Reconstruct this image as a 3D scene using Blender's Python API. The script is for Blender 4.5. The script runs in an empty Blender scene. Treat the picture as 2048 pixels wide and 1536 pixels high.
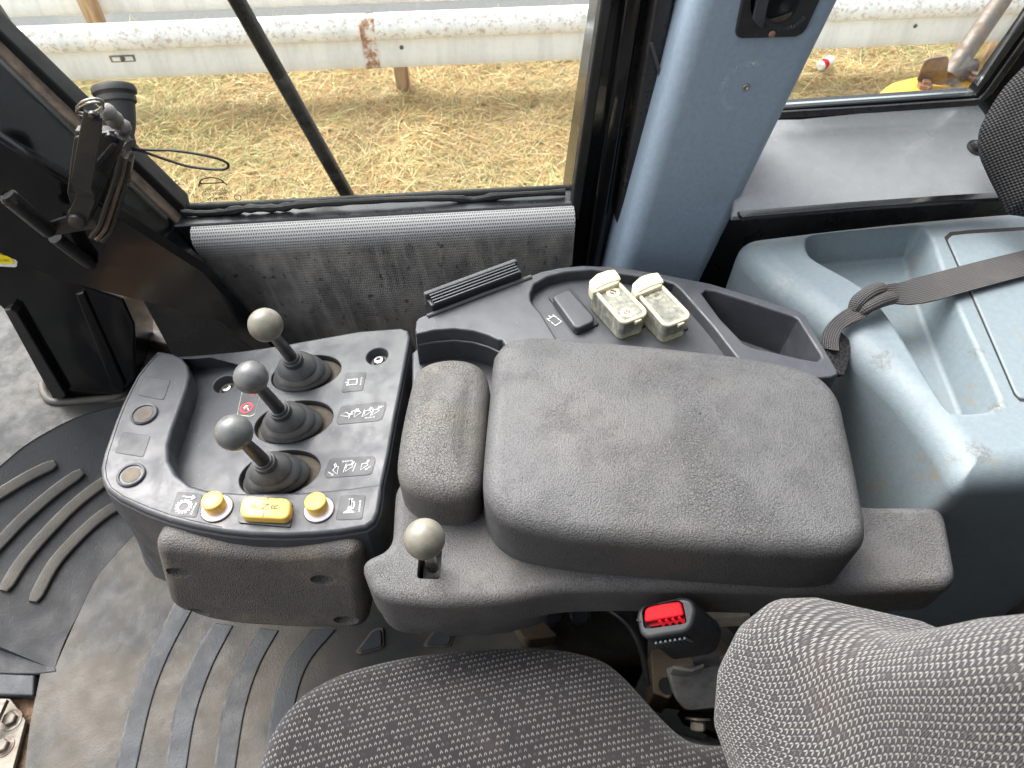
import bpy, bmesh, math, random
from mathutils import Vector as V, Matrix, noise as mnoise
from mathutils.bvhtree import BVHTree
random.seed(11)
S = bpy.context.scene
COL = S.collection
R_ = math.radians

# ------------------------------------------------------------------ camera
CAM = V((0, 0, 1.2)); F = 1420.0; PITCH = R_(50)
cd = bpy.data.cameras.new('camera'); cam = bpy.data.objects.new('camera', cd); COL.objects.link(cam)
cam.location = CAM; cam.rotation_euler = (R_(40), 0, 0)
cd.sensor_width = 36; cd.lens = 36 * F / 2048; cd.clip_start = 0.02; cd.clip_end = 600
cd.dof.use_dof = True; cd.dof.focus_distance = 0.80; cd.dof.aperture_fstop = 15
S.camera = cam
# ------------------------------------------------------------------ sky, sun, exposure
SUN_EL, SUN_AZ = R_(52), R_(-41)          # azimuth measured from +Y towards +X
w = bpy.data.worlds.new("World"); S.world = w; w.use_nodes = True
nt = w.node_tree; bg = nt.nodes['Background']
sk = nt.nodes.new('ShaderNodeTexSky'); sk.sky_type = 'NISHITA'; sk.sun_disc = False
sk.sun_elevation = SUN_EL; sk.sun_rotation = SUN_AZ
sk.air_density = 1.0; sk.dust_density = 4.0; sk.ozone_density = 0.6
hs_ = nt.nodes.new('ShaderNodeHueSaturation'); hs_.inputs['Saturation'].default_value = 0.28      # thin bright overcast
nt.links.new(sk.outputs[0], hs_.inputs['Color']); nt.links.new(hs_.outputs[0], bg.inputs[0]); bg.inputs[1].default_value = 0.15
sl = bpy.data.lights.new('sun', 'SUN'); so = bpy.data.objects.new('sun', sl); COL.objects.link(so)
sl.energy = 1.5; sl.angle = R_(55); sl.color = (1.0, 0.965, 0.92)
sd = V((math.sin(SUN_AZ) * math.cos(SUN_EL), math.cos(SUN_AZ) * math.cos(SUN_EL), math.sin(SUN_EL)))
so.rotation_euler = sd.to_track_quat('Z', 'Y').to_euler(); so.location = sd * 20
S.view_settings.view_transform = 'Standard'; S.view_settings.look = 'None'
S.view_settings.gamma = 1; S.view_settings.use_curve_mapping = False
S.view_settings.exposure = 1.9
S.cycles.max_bounces = 8; S.cycles.transparent_max_bounces = 12
S.cycles.use_denoising = True; S.cycles.caustics_reflective = False; S.cycles.caustics_refractive = False

# ------------------------------------------------------------------ from a direction of view to a point on a real plane
RX = V((1, 0, 0)); UY = V((0, math.sin(PITCH), math.cos(PITCH))); FW = V((0, math.cos(PITCH), -math.sin(PITCH)))
def ray(u, v): return RX * ((u - 1024) / F) + UY * ((768 - v) / F) + FW
def at(u, v, z):
    r = ray(u, v); return CAM + r * ((z - CAM.z) / r.z)
def onp(u, v, P, N):
    r = ray(u, v); return CAM + r * ((P - CAM).dot(N) / r.dot(N))
def dep(u, v, d): return CAM + ray(u, v) * d
YAW = R_(5.2); EX = V((math.cos(YAW), math.sin(YAW), 0)); EN = V((-math.sin(YAW), math.cos(YAW), 0)); UP = V((0, 0, 1))
def wall(u, v, d=.919): return onp(u, v, EN * d, EN)
def ez(ex, d, z): return EX * ex + EN * d + UP * z
def pl3(a, b, c):
    n = (b - a).cross(c - a).normalized()
    if n.dot(CAM - a) < 0: n = -n
    return a, n

# ------------------------------------------------------------------ curves
def spl(pts, n=5, closed=True):
    pts = [V(p) for p in pts]; out = []; L = len(pts)
    rng = L if closed else L - 1
    for i in range(rng):
        p0 = pts[(i - 1) % L] if closed or i > 0 else pts[0] * 2 - pts[1]
        p1 = pts[i]; p2 = pts[(i + 1) % L]
        p3 = pts[(i + 2) % L] if closed or i + 2 < L else pts[-1] * 2 - pts[-2]
        for k in range(n):
            t = k / n
            out.append(0.5 * ((2 * p1) + (p2 - p0) * t + (2 * p0 - 5 * p1 + 4 * p2 - p3) * t * t + (3 * p1 - p0 - 3 * p2 + p3) * t ** 3))
    if not closed: out.append(pts[-1])
    return out
def rnd(pts, r, n=4):
    pts = [V(p) for p in pts]; L = len(pts); out = []
    rr = r if isinstance(r, (list, tuple)) else [r] * L
    for i in range(L):
        p = pts[i]; a = pts[i - 1] - p; b = pts[(i + 1) % L] - p
        q = min(rr[i], a.length * .45, b.length * .45)
        if q <= 0: out.append(p); continue
        A = p + a.normalized() * q; B = p + b.normalized() * q
        for k in range(n + 1):
            t = k / n; out.append(A * (1 - t) ** 2 + p * 2 * t * (1 - t) + B * t * t)
    return out
def pxz(pts, z): return [at(u, v, z) for u, v in pts]
def pxw(pts, d): return [wall(u, v, d) for u, v in pts]
def pxp(pts, PN): return [onp(u, v, *PN) for u, v in pts]

# ------------------------------------------------------------------ mesh builders (all return a bmesh)
def join(*bms):
    o = bmesh.new()
    for b in bms:
        m = bpy.data.meshes.new('tmp'); b.to_mesh(m); b.free(); o.from_mesh(m); bpy.data.meshes.remove(m)
    return o
def area_n(pts):
    n = V((0, 0, 0)); L = len(pts)
    for i in range(L): n += pts[i].cross(pts[(i + 1) % L])
    return n
def orient(pts, up):
    return list(pts) if area_n(pts).dot(up) > 0 else list(reversed(pts))
def inward(pts, up):
    L = len(pts); out = []
    for i in range(L):
        a = (pts[i] - pts[i - 1]); b = (pts[(i + 1) % L] - pts[i])
        na = up.cross(a).normalized() if a.length > 1e-9 else V((0, 0, 0)); nb = up.cross(b).normalized() if b.length > 1e-9 else na
        n = na + nb
        if n.length < 1e-6: n = na
        n.normalize(); c = max(.55, n.dot(nb)); out.append(n / c)
    return out
def untangle(loop, up):
    """where an inset ring crosses itself in a tight corner, gather the crossed stretch in the crossing point"""
    x, y = frame(up); P = [(p.dot(x), p.dot(y)) for p in loop]; n = len(P); out = list(loop)
    def cr(a, b, c): return (b[0] - a[0]) * (c[1] - a[1]) - (b[1] - a[1]) * (c[0] - a[0])
    i = 0
    for i in range(n):
        for dj in range(2, min(n // 3, 26)):
            j = (i + dj) % n; a, b = P[i], P[(i + 1) % n]; c, d = P[j], P[(j + 1) % n]
            if cr(a, b, c) * cr(a, b, d) < 0 and cr(c, d, a) * cr(c, d, b) < 0:
                q = cr(c, d, a) / (cr(c, d, a) - cr(c, d, b)); X = loop[i].lerp(loop[(i + 1) % n], q)
                for k in range(1, dj + 1): out[(i + k) % n] = X.copy()
    return out
def bridge(bm, A, B):
    L = len(A)
    for i in range(L):
        try: bm.faces.new((A[i], A[(i + 1) % L], B[(i + 1) % L], B[i]))
        except ValueError: pass
def slab(outline, up, h, r=.0, seg=4, draft=0, ext=None, dome=0, rings=0, cap=True, br=0):
    """solid with this top outline, rounded upper edge r, sides down by h (or along ext)"""
    up = up.normalized(); P = orient(outline, up); N = inward(P, up); bm = bmesh.new()
    ext = ext if ext is not None else -up * h
    loops = []
    if br > 0:
        for k in range(seg):
            a = math.pi / 2 * k / seg
            loops.append([p + n * (br * (1 - math.sin(a)) - draft) + ext + up * (br * (1 - math.cos(a))) for p, n in zip(P, N)])
        loops.append([p - n * draft + ext + up * br for p, n in zip(P, N)])
    else: loops.append([p - n * draft + ext for p, n in zip(P, N)])
    if r > 0:
        for k in range(seg + 1):
            a = math.pi / 2 * k / seg
            loops.append([p + n * (r * (1 - math.cos(a))) - up * (r * (1 - math.sin(a))) for p, n in zip(P, N)])
    else: loops.append(P)
    if r > 0 or br > 0 or draft: loops = [untangle(l, up) for l in loops]
    if rings:
        top = loops[-1]; c = sum(top, V((0, 0, 0))) / len(top)
        for k in range(1, rings):
            t = k / rings
            loops.append([q.lerp(c, t) + up * (dome * (1 - (1 - t) ** 2)) for q in top])
    vs = [[bm.verts.new(p) for p in l] for l in loops]
    for a, b in zip(vs, vs[1:]): bridge(bm, a, b)
    if rings:
        cv = bm.verts.new(c + up * dome); T = vs[-1]
        for i in range(len(T)): bm.faces.new((T[i], T[(i + 1) % len(T)], cv))
    elif cap: bm.faces.new(vs[-1])
    bm.faces.new(list(reversed(vs[0])))
    bmesh.ops.remove_doubles(bm, verts=bm.verts, dist=2e-6)
    bmesh.ops.recalc_face_normals(bm, faces=bm.faces)
    return bm
def cutter(outline, up, depth, flare=.004, draft=.0, seg=4, br=.0):
    up = up.normalized(); P = orient(outline, up); N = inward(P, up); bm = bmesh.new(); loops = []
    if br > 0:
        for k in range(seg):
            a = math.pi / 2 * k / seg
            loops.append([p + n * (draft + br * (1 - math.sin(a))) - up * (depth - br * (1 - math.cos(a))) for p, n in zip(P, N)])
    else: loops.append([p + n * draft - up * depth for p, n in zip(P, N)])
    for k in range(seg + 1):
        a = math.pi / 2 * k / seg
        loops.append([p - n * (flare * (1 - math.cos(a))) - up * (flare * (1 - math.sin(a))) for p, n in zip(P, N)])
    loops.append([p - n * (flare + .0004) + up * .0008 for p, n in zip(P, N)])
    loops.append([p - n * (flare + .0004) + up * .02 for p, n in zip(P, N)])
    loops = [untangle(l, up) for l in loops]
    vs = [[bm.verts.new(p) for p in l] for l in loops]
    for a, b in zip(vs, vs[1:]): bridge(bm, a, b)
    bm.faces.new(vs[-1]); bm.faces.new(list(reversed(vs[0])))
    bmesh.ops.remove_doubles(bm, verts=bm.verts, dist=2e-6); bmesh.ops.recalc_face_normals(bm, faces=bm.faces)
    return bm
def tmpobj(bm):
    m = bpy.data.meshes.new('tmp'); bm.to_mesh(m); bm.free(); o = bpy.data.objects.new('tmp', m); COL.objects.link(o); return o
def cut(bm, *cutters):
    """boolean difference, trying the sturdier solver settings when the first one loses the body"""
    for b in (bm,) + cutters:
        if b.calc_volume(signed=True) < 0: bmesh.ops.reverse_faces(b, faces=b.faces)
    o = tmpobj(bm); cs = [tmpobj(c) for c in cutters]
    for c in cs:
        n0 = len(o.data.vertices)
        for solver, slf in (('EXACT', False), ('EXACT', True), ('FAST', False)):
            md = o.modifiers.new('b', 'BOOLEAN'); md.operation = 'DIFFERENCE'; md.solver = solver; md.object = c; md.use_self = slf
            dg = bpy.context.evaluated_depsgraph_get(); dg.update(); me = bpy.data.meshes.new_from_object(o.evaluated_get(dg)); o.modifiers.remove(md)
            if len(me.vertices) >= n0 * .7: break
            print('BOOLEAN LOST', solver, slf, len(me.vertices), n0)
        old = o.data; o.data = me; bpy.data.meshes.remove(old)
    out = bmesh.new(); out.from_mesh(o.data)
    for x in [o] + cs:
        m = x.data; bpy.data.objects.remove(x); bpy.data.meshes.remove(m)
    return out
def frame(d):
    d = d.normalized(); a = V((0, 0, 1)) if abs(d.z) < .9 else V((1, 0, 0))
    x = a.cross(d).normalized(); return x, d.cross(x)
def loft(rings, capa=True, capb=True):
    bm = bmesh.new(); vs = [[bm.verts.new(p) for p in l] for l in rings]
    for a, b in zip(vs, vs[1:]): bridge(bm, a, b)
    if capa: bm.faces.new(list(reversed(vs[0])))
    if capb: bm.faces.new(vs[-1])
    bmesh.ops.recalc_face_normals(bm, faces=bm.faces)
    return bm
def lathe(o, d, prof, n=28, sx=1, sy=1, xdir=None):
    d = d.normalized()
    if xdir is not None:
        x = (xdir - d * xdir.dot(d)).normalized(); y = d.cross(x)
    else: x, y = frame(d)
    return loft([[o + d * h + x * (max(r, 1e-5) * sx * math.cos(2 * math.pi * k / n)) + y * (max(r, 1e-5) * sy * math.sin(2 * math.pi * k / n)) for k in range(n)] for r, h in prof])
def tube(pts, r, n=12, closed=False):
    rr = r if isinstance(r, (list, tuple)) else [r] * len(pts); rings = []
    x, y = frame(pts[1] - pts[0])
    for i, p in enumerate(pts):
        if closed: t = pts[(i + 1) % len(pts)] - pts[i - 1]
        else: t = pts[min(i + 1, len(pts) - 1)] - pts[max(i - 1, 0)]
        t.normalize(); x = (x - t * x.dot(t)).normalized(); y = t.cross(x)
        rings.append([p + x * (rr[i] * math.cos(2 * math.pi * k / n)) + y * (rr[i] * math.sin(2 * math.pi * k / n)) for k in range(n)])
    if closed:
        rings.append(rings[0]); bm = loft(rings, False, False); bmesh.ops.remove_doubles(bm, verts=bm.verts, dist=1e-6); return bm
    return loft(rings)
def ball(c, r, n=32):
    bm = bmesh.new(); bmesh.ops.create_uvsphere(bm, u_segments=n, v_segments=n // 2, radius=r)
    bmesh.ops.translate(bm, verts=bm.verts, vec=c); return bm
def box(c, ax, ay, az, bev=.0, seg=3):
    """box from centre and three half-axis vectors"""
    pts = [c + ax * i + ay * j + az for i, j in ((-1, -1), (1, -1), (1, 1), (-1, 1))]
    if bev > 0: return slab(rnd(pts, bev, seg), az, 2 * az.length, bev * .7, seg)
    return slab(pts, az, 2 * az.length)
def bar(pts, wd, up, w, h, round_=.3):
    """flat bar along pts, wd = list of side directions or one"""
    rings = []
    for i, p in enumerate(pts):
        t = (pts[min(i + 1, len(pts) - 1)] - pts[max(i - 1, 0)]).normalized()
        u = up[i] if isinstance(up, list) else up
        s = t.cross(u).normalized(); u2 = s.cross(t).normalized()
        ww = w[i] if isinstance(w, list) else w; b = min(ww, h) * round_
        rings.append([p + s * a + u2 * c for a, c in ((-ww / 2, 0), (-ww / 2, h - b), (-ww / 2 + b * .3, h - b * .3), (-ww / 2 + b, h), (ww / 2 - b, h), (ww / 2 - b * .3, h - b * .3), (ww / 2, h - b), (ww / 2, 0))])
    return loft(rings)
def strokes(lines, O, X, Y, n, w, h=.0003):
    """flat raised ink strokes: lines in 2-D units mapped by O + X*a + Y*b"""
    bms = []
    for ln in lines:
        P = [O + X * a + Y * b for a, b in ln]; rings = []
        for i, p in enumerate(P):
            t = (P[min(i + 1, len(P) - 1)] - P[max(i - 1, 0)]).normalized(); s = n.cross(t).normalized()
            e = t * (w * .35) * (1 if i == len(P) - 1 else -1 if i == 0 else 0)
            rings.append([p + e + s * (w / 2) - n * .0002, p + e + s * (w / 2) + n * h, p + e - s * (w / 2) + n * h, p + e - s * (w / 2) - n * .0002])
        bms.append(loft(rings))
    return join(*bms)
def textbm(s, size, O, X, Y, n, h=.0003):
    cu = bpy.data.curves.new('t', 'FONT'); cu.body = s; cu.size = size; cu.align_x = 'CENTER'; cu.align_y = 'CENTER'
    o = bpy.data.objects.new('t', cu); COL.objects.link(o)
    dg = bpy.context.evaluated_depsgraph_get(); dg.update(); me = bpy.data.meshes.new_from_object(o.evaluated_get(dg))
    bm = bmesh.new(); bm.from_mesh(me); bpy.data.objects.remove(o); bpy.data.curves.remove(cu); bpy.data.meshes.remove(me)
    X = X.normalized(); Y = Y.normalized()
    for v in bm.verts: v.co = O + X * v.co.x + Y * v.co.y + n * h
    return bm

# ------------------------------------------------------------------ objects
def bm_base(bm):
    xs = [v.co for v in bm.verts]
    lo = V((min(p.x for p in xs), min(p.y for p in xs), min(p.z for p in xs))); hi = V((max(p.x for p in xs), max(p.y for p in xs), max(p.z for p in xs)))
    return V(((lo.x + hi.x) / 2, (lo.y + hi.y) / 2, lo.z))
def tag(o, label=None, cat=None, group=None, kind=None):
    if label: o['label'] = label
    if cat: o['category'] = cat; o['kind'] = kind or 'thing'
    if group: o['group'] = group
    if kind: o['kind'] = kind
    return o
def origin(o):
    while o.parent: o = o.parent
    return o.location
def thing(name, label, cat, loc, group=None):
    o = bpy.data.objects.new(name, None); COL.objects.link(o); o.location = loc; o.empty_display_size = .05
    return tag(o, label, cat, group)
def put(name, bm, mat, parent=None, smooth=True, ang=38, wn=True, label=None):
    base = origin(parent).copy() if parent else bm_base(bm)
    bmesh.ops.translate(bm, verts=bm.verts, vec=-base)
    me = bpy.data.meshes.new(name); bm.to_mesh(me); bm.free()
    for p in me.polygons: p.use_smooth = smooth
    if smooth and ang < 180: me.set_sharp_from_angle(angle=R_(ang))
    o = bpy.data.objects.new(name, me); COL.objects.link(o); me.materials.append(mat)
    if parent: o.parent = parent
    else: o.location = base
    if smooth and wn:
        md = o.modifiers.new('normals', 'WEIGHTED_NORMAL'); md.keep_sharp = True
    if label: o['label'] = label
    return o

# ------------------------------------------------------------------ materials
class NT:
    def __init__(s, name):
        s.m = bpy.data.materials.new(name); s.m.use_nodes = True; s.t = s.m.node_tree; s.b = s.t.nodes['Principled BSDF']; s.out = s.t.nodes['Material Output']
        s.tc = s.t.nodes.new('ShaderNodeTexCoord'); s.obj = s.tc.outputs['Object']; s.uv = s.tc.outputs['UV']; s._bump = None
    def n(s, ty, **k):
        x = s.t.nodes.new(ty)
        for a, b in k.items():
            if a.startswith('i_'): x.inputs[a[2:].replace('_', ' ')].default_value = b
            else: setattr(x, a, b)
        return x
    def l(s, a, b): s.t.links.new(a, b)
    def noise(s, sc, det=4, rough=.55, co=None, dist=0, stretch=None):
        x = s.n('ShaderNodeTexNoise'); x.inputs['Scale'].default_value = sc; x.inputs['Detail'].default_value = det; x.inputs['Roughness'].default_value = rough; x.inputs['Distortion'].default_value = dist
        s.l(s.map(stretch, co), x.inputs['Vector']); return x.outputs['Fac']
    def map(s, sc=None, co=None, rot=None):
        co = co or s.obj
        if sc is None and rot is None: return co
        x = s.n('ShaderNodeMapping'); x.inputs['Scale'].default_value = sc or (1, 1, 1)
        if rot: x.inputs['Rotation'].default_value = rot
        s.l(co, x.inputs['Vector']); return x.outputs[0]
    def vor(s, sc, feature='F1', co=None, rnd=1.0, out='Distance', stretch=None, dim='3D'):
        x = s.n('ShaderNodeTexVoronoi', feature=feature, voronoi_dimensions=dim); x.inputs['Scale'].default_value = sc; x.inputs['Randomness'].default_value = rnd
        s.l(s.map(stretch, co), x.inputs['Vector']); return x.outputs[out]
    def ramp(s, v, a, b, c0=0, c1=1):
        x = s.n('ShaderNodeMapRange'); x.interpolation_type = 'SMOOTHSTEP'
        for i, q in zip(('From Min', 'From Max', 'To Min', 'To Max'), (a, b, c0, c1)): x.inputs[i].default_value = q
        s.l(v, x.inputs['Value']); return x.outputs[0]
    def math(s, op, a, b=None, c=None):
        x = s.n('ShaderNodeMath', operation=op)
        for i, q in enumerate((a, b, c)):
            if q is None: continue
            if isinstance(q, (int, float)): x.inputs[i].default_value = q
            else: s.l(q, x.inputs[i])
        return x.outputs[0]
    def mix(s, f, a, b):
        x = s.n('ShaderNodeMix', data_type='RGBA')
        if isinstance(f, (int, float)): x.inputs[0].default_value = f
        else: s.l(f, x.inputs[0])
        for i, q in ((6, a), (7, b)):
            if isinstance(q, tuple): x.inputs[i].default_value = (*q[:3], 1)
            else: s.l(q, x.inputs[i])
        return x.outputs[2]
    def col(s, c):
        if isinstance(c, tuple): s.b.inputs['Base Color'].default_value = (*c[:3], 1)
        else: s.l(c, s.b.inputs['Base Color'])
    def rough(s, r):
        if isinstance(r, (int, float)): s.b.inputs['Roughness'].default_value = r
        else: s.l(r, s.b.inputs['Roughness'])
    def bump(s, h, dist, st=1.0):
        x = s.n('ShaderNodeBump'); x.inputs['Distance'].default_value = dist; x.inputs['Strength'].default_value = st
        s.l(h, x.inputs['Height'])
        if s._bump: s.l(s._bump, x.inputs['Normal'])
        s._bump = x.outputs[0]; s.l(s._bump, s.b.inputs['Normal'])
    def set(s, **k):
        for a, b in k.items(): s.b.inputs[a.replace('_', ' ')].default_value = b
        return s
    def sep(s, co):
        x = s.n('ShaderNodeSeparateXYZ'); s.l(co, x.inputs[0]); return x.outputs

def plastic(name, c, rough=.42, dust=(.30, .30, .29), dusta=.25, speck=.0, grain=.00015, gsc=1400, spec=.5, mott=.12):
    k = NT(name); a = k.noise(9, 5, .6); b = k.noise(60, 4, .6)
    c2 = tuple(min(1, x * (1 + mott * 2)) for x in c)
    base = k.mix(k.ramp(b, .3, .7), c, c2)
    base = k.mix(k.ramp(a, .42, .75, 0, dusta), base, dust)
    if speck:
        sp = k.vor(230, rnd=1); sel = k.noise(90, 2, .5)
        m = k.math('MULTIPLY', k.ramp(sp, .05, .12, 1, 0), k.ramp(sel, .52, .62, 0, speck)); base = k.mix(m, base, (.55, .53, .5))
    k.col(base); k.rough(k.ramp(k.noise(35, 4, .6), .3, .75, rough - .07, rough + .16)); k.set(Specular_IOR_Level=spec)
    if grain: k.bump(k.noise(gsc, 2, .5), grain, .6)
    return k.m
def foam(name, c, worn, wa=.6, wsc=7, crack=.6, seed=0.0, grain=.0006, wpos=(.45, .68)):
    k = NT(name)
    co = k.n('ShaderNodeMapping'); co.inputs['Location'].default_value = (seed, seed * 1.7, seed * .3); k.l(k.obj, co.inputs[0]); co = co.outputs[0]
    big = k.noise(wsc, 4, .55, co); mid = k.noise(40, 5, .65, co); fine = k.noise(420, 4, .65, co)
    base = k.mix(k.ramp(mid, .3, .72), tuple(x * .88 for x in c), tuple(x * 1.15 for x in c))
    base = k.mix(k.ramp(big, wpos[0], wpos[1], 0, wa), base, k.mix(k.ramp(mid, .35, .65), worn, tuple(x * .72 for x in worn)))
    gr = k.vor(560, 'F1', co); base = k.mix(k.ramp(gr, .35, .8, 0, .5), base, tuple(x * .35 for x in c))
    cr = k.vor(290, 'DISTANCE_TO_EDGE', co); cr2 = k.vor(400, 'DISTANCE_TO_EDGE', co)
    msk = k.ramp(k.noise(11, 3, .5, co), .50, .64)
    cm = k.math('MULTIPLY', k.ramp(cr, .0, .075, .95, 0), msk); cm2 = k.math('MULTIPLY', k.ramp(cr2, .0, .10, .7, 0), k.ramp(k.noise(16, 3, .5, co), .45, .62))
    tot = k.math('MAXIMUM', cm, k.math('MULTIPLY', cm2, .7)); base = k.mix(k.math('MULTIPLY', tot, crack), base, (.012, .011, .010))
    k.col(base); k.rough(k.ramp(mid, .3, .7, .52, .72)); k.set(Specular_IOR_Level=.45)
    k.bump(gr, grain, .8); k.bump(fine, grain * .7, .5)
    if crack: k.bump(k.math('MULTIPLY', tot, -1.0), .0010, .7)
    return k.m
def paint(name, c, rough=.2, scr=.3, dust=.0, spec=.5, coat=0):
    k = NT(name); s1 = k.noise(300, 2, .5); s2 = k.vor(160)
    base = k.mix(k.ramp(k.noise(14, 5, .6), .48, .75, 0, dust), c, (.24, .21, .17))
    base = k.mix(k.math('MULTIPLY', k.ramp(s2, .03, .09, 1, 0), k.ramp(k.noise(55, 2), .56, .63, 0, scr)), base, (.45, .43, .4))
    k.col(base); k.rough(k.ramp(k.noise(22, 5, .65), .3, .75, rough * .7, rough * 1.7)); k.set(Specular_IOR_Level=spec, Coat_Weight=coat)
    k.bump(k.noise(160, 3, .5), .0002, .25)
    return k.m
def fabric(name, dark, light, cw=.0060, ch=.0066, keep=.9, sz=.60):
    """knitted upholstery: staggered rows of pale chevron stitches on a dark ribbed ground (UV in metres)"""
    k = NT(name); uvx, uvy, _ = k.sep(k.uv)
    nz = k.n('ShaderNodeTexNoise'); nz.inputs['Scale'].default_value = 130; nz.inputs['Detail'].default_value = 2; k.l(k.uv, nz.inputs['Vector'])
    wx, wy, _ = k.sep(nz.outputs['Color'])
    ux = k.math('ADD', uvx, k.math('MULTIPLY', k.math('SUBTRACT', wx, .5), .0016)); uy = k.math('ADD', uvy, k.math('MULTIPLY', k.math('SUBTRACT', wy, .5), .0016))
    py = k.math('DIVIDE', uy, ch); row = k.math('FLOOR', py); fy = k.math('ADD', k.math('DIVIDE', k.math('SUBTRACT', k.math('FRACT', py), .5), sz), .5)
    px = k.math('ADD', k.math('DIVIDE', ux, cw), k.math('MULTIPLY', row, .5)); cx = k.math('FLOOR', px); fx = k.math('FRACT', px)
    cv = k.n('ShaderNodeCombineXYZ'); k.l(cx, cv.inputs[0]); k.l(row, cv.inputs[1])
    wn = k.n('ShaderNodeTexWhiteNoise', noise_dimensions='2D'); k.l(cv.outputs[0], wn.inputs['Vector'])
    ax = k.math('DIVIDE', k.math('ABSOLUTE', k.math('SUBTRACT', fx, .5)), sz)
    line = k.math('SUBTRACT', fy, k.math('SUBTRACT', .78, k.math('MULTIPLY', ax, 1.5)))
    m = k.ramp(k.math('ABSOLUTE', line), .17, .32, 1, 0)
    m = k.math('MULTIPLY', m, k.ramp(ax, .36, .46, 1, 0)); m = k.math('MULTIPLY', m, k.ramp(ax, .03, .10, 0, 1))
    sel = k.ramp(wn.outputs['Value'], 1 - keep - .12, 1 - keep + .18); m = k.math('MULTIPLY', m, sel)
    fib = k.noise(2600, 2, .6, k.uv); m = k.math('MULTIPLY', m, k.ramp(fib, .28, .55, .35, 1))
    rib = k.math('FRACT', k.math('DIVIDE', ux, .0013)); rib = k.math('ABSOLUTE', k.math('SUBTRACT', rib, .5))
    base = k.mix(k.ramp(rib, .1, .45), tuple(x * 1.5 for x in dark), tuple(x * .6 for x in dark))
    base = k.mix(k.ramp(k.noise(8, 4, .6, k.uv), .5, .78, 0, .35), base, (.085, .062, .048))
    k.col(k.mix(m, base, light)); k.rough(.92); k.set(Specular_IOR_Level=.15, Sheen_Weight=.15)
    k.bump(k.math('ADD', m, k.math('MULTIPLY', rib, -.8)), .0011, .8); k.bump(k.noise(900, 3, .6, k.uv), .0006, .5)
    return k.m
# ------------------------------------------------------------------ material set
M = {}
M['plastic'] = plastic('black_plastic', (.036, .039, .046), .40, dusta=.08, speck=.7, grain=.00018)
M['plastic_dark'] = plastic('dark_plastic', (.016, .017, .019), .36, dusta=.06, speck=.5)
M['plate'] = plastic('label_plate', (.048, .050, .054), .55, dusta=.06, speck=.3)
M['knob'] = plastic('worn_knob', (.085, .087, .085), .30, dust=(.30, .28, .23), dusta=.25, gsc=900, mott=.25)
M['knob_pale'] = plastic('pale_worn_knob', (.125, .118, .095), .36, dust=(.25, .225, .175), dusta=.75, gsc=900, mott=.3)
M['rubber'] = plastic('boot_rubber', (.040, .041, .042), .55, dust=(.30, .28, .24), dusta=.45, speck=.4, grain=.0003, gsc=900)
M['plugdust'] = plastic('dusty_plug', (.085, .072, .056), .8, dust=(.17, .14, .10), dusta=.6, grain=.0004, mott=.3)
M['dusty'] = plastic('dusty_rubber', (.060, .049, .036), .8, dust=(.12, .098, .07), dusta=.6, grain=.0004, mott=.3)
M['armfoam'] = foam('armrest_foam', (.082, .082, .084), (.112, .103, .090), .40, 6, .5, 3.1)
M['wristfoam'] = foam('wrist_foam', (.105, .102, .098), (.150, .133, .112), .65, 14, .45, 9.3, wpos=(.42, .64))
M['basefoam'] = foam('base_foam', (.092, .091, .092), (.120, .107, .094), .5, 9, .12, 5.0)
M['padfoam'] = foam('pad_foam', (.100, .094, .089), (.190, .162, .133), .8, 16, .0, 6.4, .0009, wpos=(.45, .66))
M['fabric'] = fabric('seat_fabric', (.0160, .0148, .0162), (.27, .26, .25), .0052, .0062, .84, .62)
M['fabric_back'] = fabric('backrest_fabric', (.030, .029, .031), (.40, .385, .36), .0049, .0057, .94, .80)
M['cloth'] = None
M['blackpaint'] = paint('black_paint', (.0035, .0037, .0042), .12, .35, .03)
M['satinblack'] = paint('satin_black', (.018, .018, .019), .30, .25, .06)
M['steelblue'] = paint('sill_paint', (.030, .032, .036), .26, .3, .16)
M['worngrey'] = plastic('worn_grey_paint', (.22, .23, .236), .20, dust=(.16, .16, .16), dusta=.22, speck=.5, grain=.00012, gsc=300, mott=.05)
M['iron'] = paint('black_iron', (.022, .022, .022), .32, .9, .12)
M['sealrubber'] = plastic('seal_rubber', (.010, .010, .010), .5, dusta=.05)
M['tanstrip'] = plastic('tan_trim', (.15, .115, .085), .85, dust=(.05, .04, .032), dusta=.9, grain=.0012, gsc=420, mott=.5)
M['yellow'] = plastic('yellow_plastic', (.74, .48, .095), .42, dusta=.06, dust=(.6, .42, .2), grain=.0001, mott=.04)
M['lilac'] = plastic('pale_bezel', (.50, .44, .48), .4, dusta=.1, grain=0)
M['red'] = plastic('red_plastic', (.50, .006, .014), .45, dusta=.03, grain=0, mott=.03, spec=.15)
M['redink'] = plastic('red_ink', (.70, .04, .06), .5, dusta=0, grain=0)
M['white'] = plastic('white_ink', (.70, .70, .69), .5, dusta=0, grain=0, mott=.02)
M['blackink'] = plastic('dark_ink', (.02, .018, .015), .5, dusta=0, grain=0)
M['greyink'] = plastic('worn_ink', (.13, .085, .03), .5, dusta=0, grain=0)
M['steel'] = None
M['dirt'] = plastic('dirt', (.085, .055, .036), .95, dust=(.18, .125, .08), dusta=.7, grain=.006, gsc=160, mott=.6, spec=.1)
M['hose'] = plastic('black_hose', (.012, .012, .012), .45, dusta=.05, grain=0)
M['beige'] = plastic('beige_plate', (.17, .128, .082), .6, dust=(.18, .13, .09), dusta=.5, grain=.0003)
M['offwhite'] = plastic('offwhite_panel', (.50, .46, .36), .55, dusta=.3, dust=(.3, .25, .18), grain=0)
M['greymetal'] = plastic('grey_casting', (.11, .11, .105), .5, dust=(.26, .22, .15), dusta=.7, grain=.0007, gsc=500, mott=.4)
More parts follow.
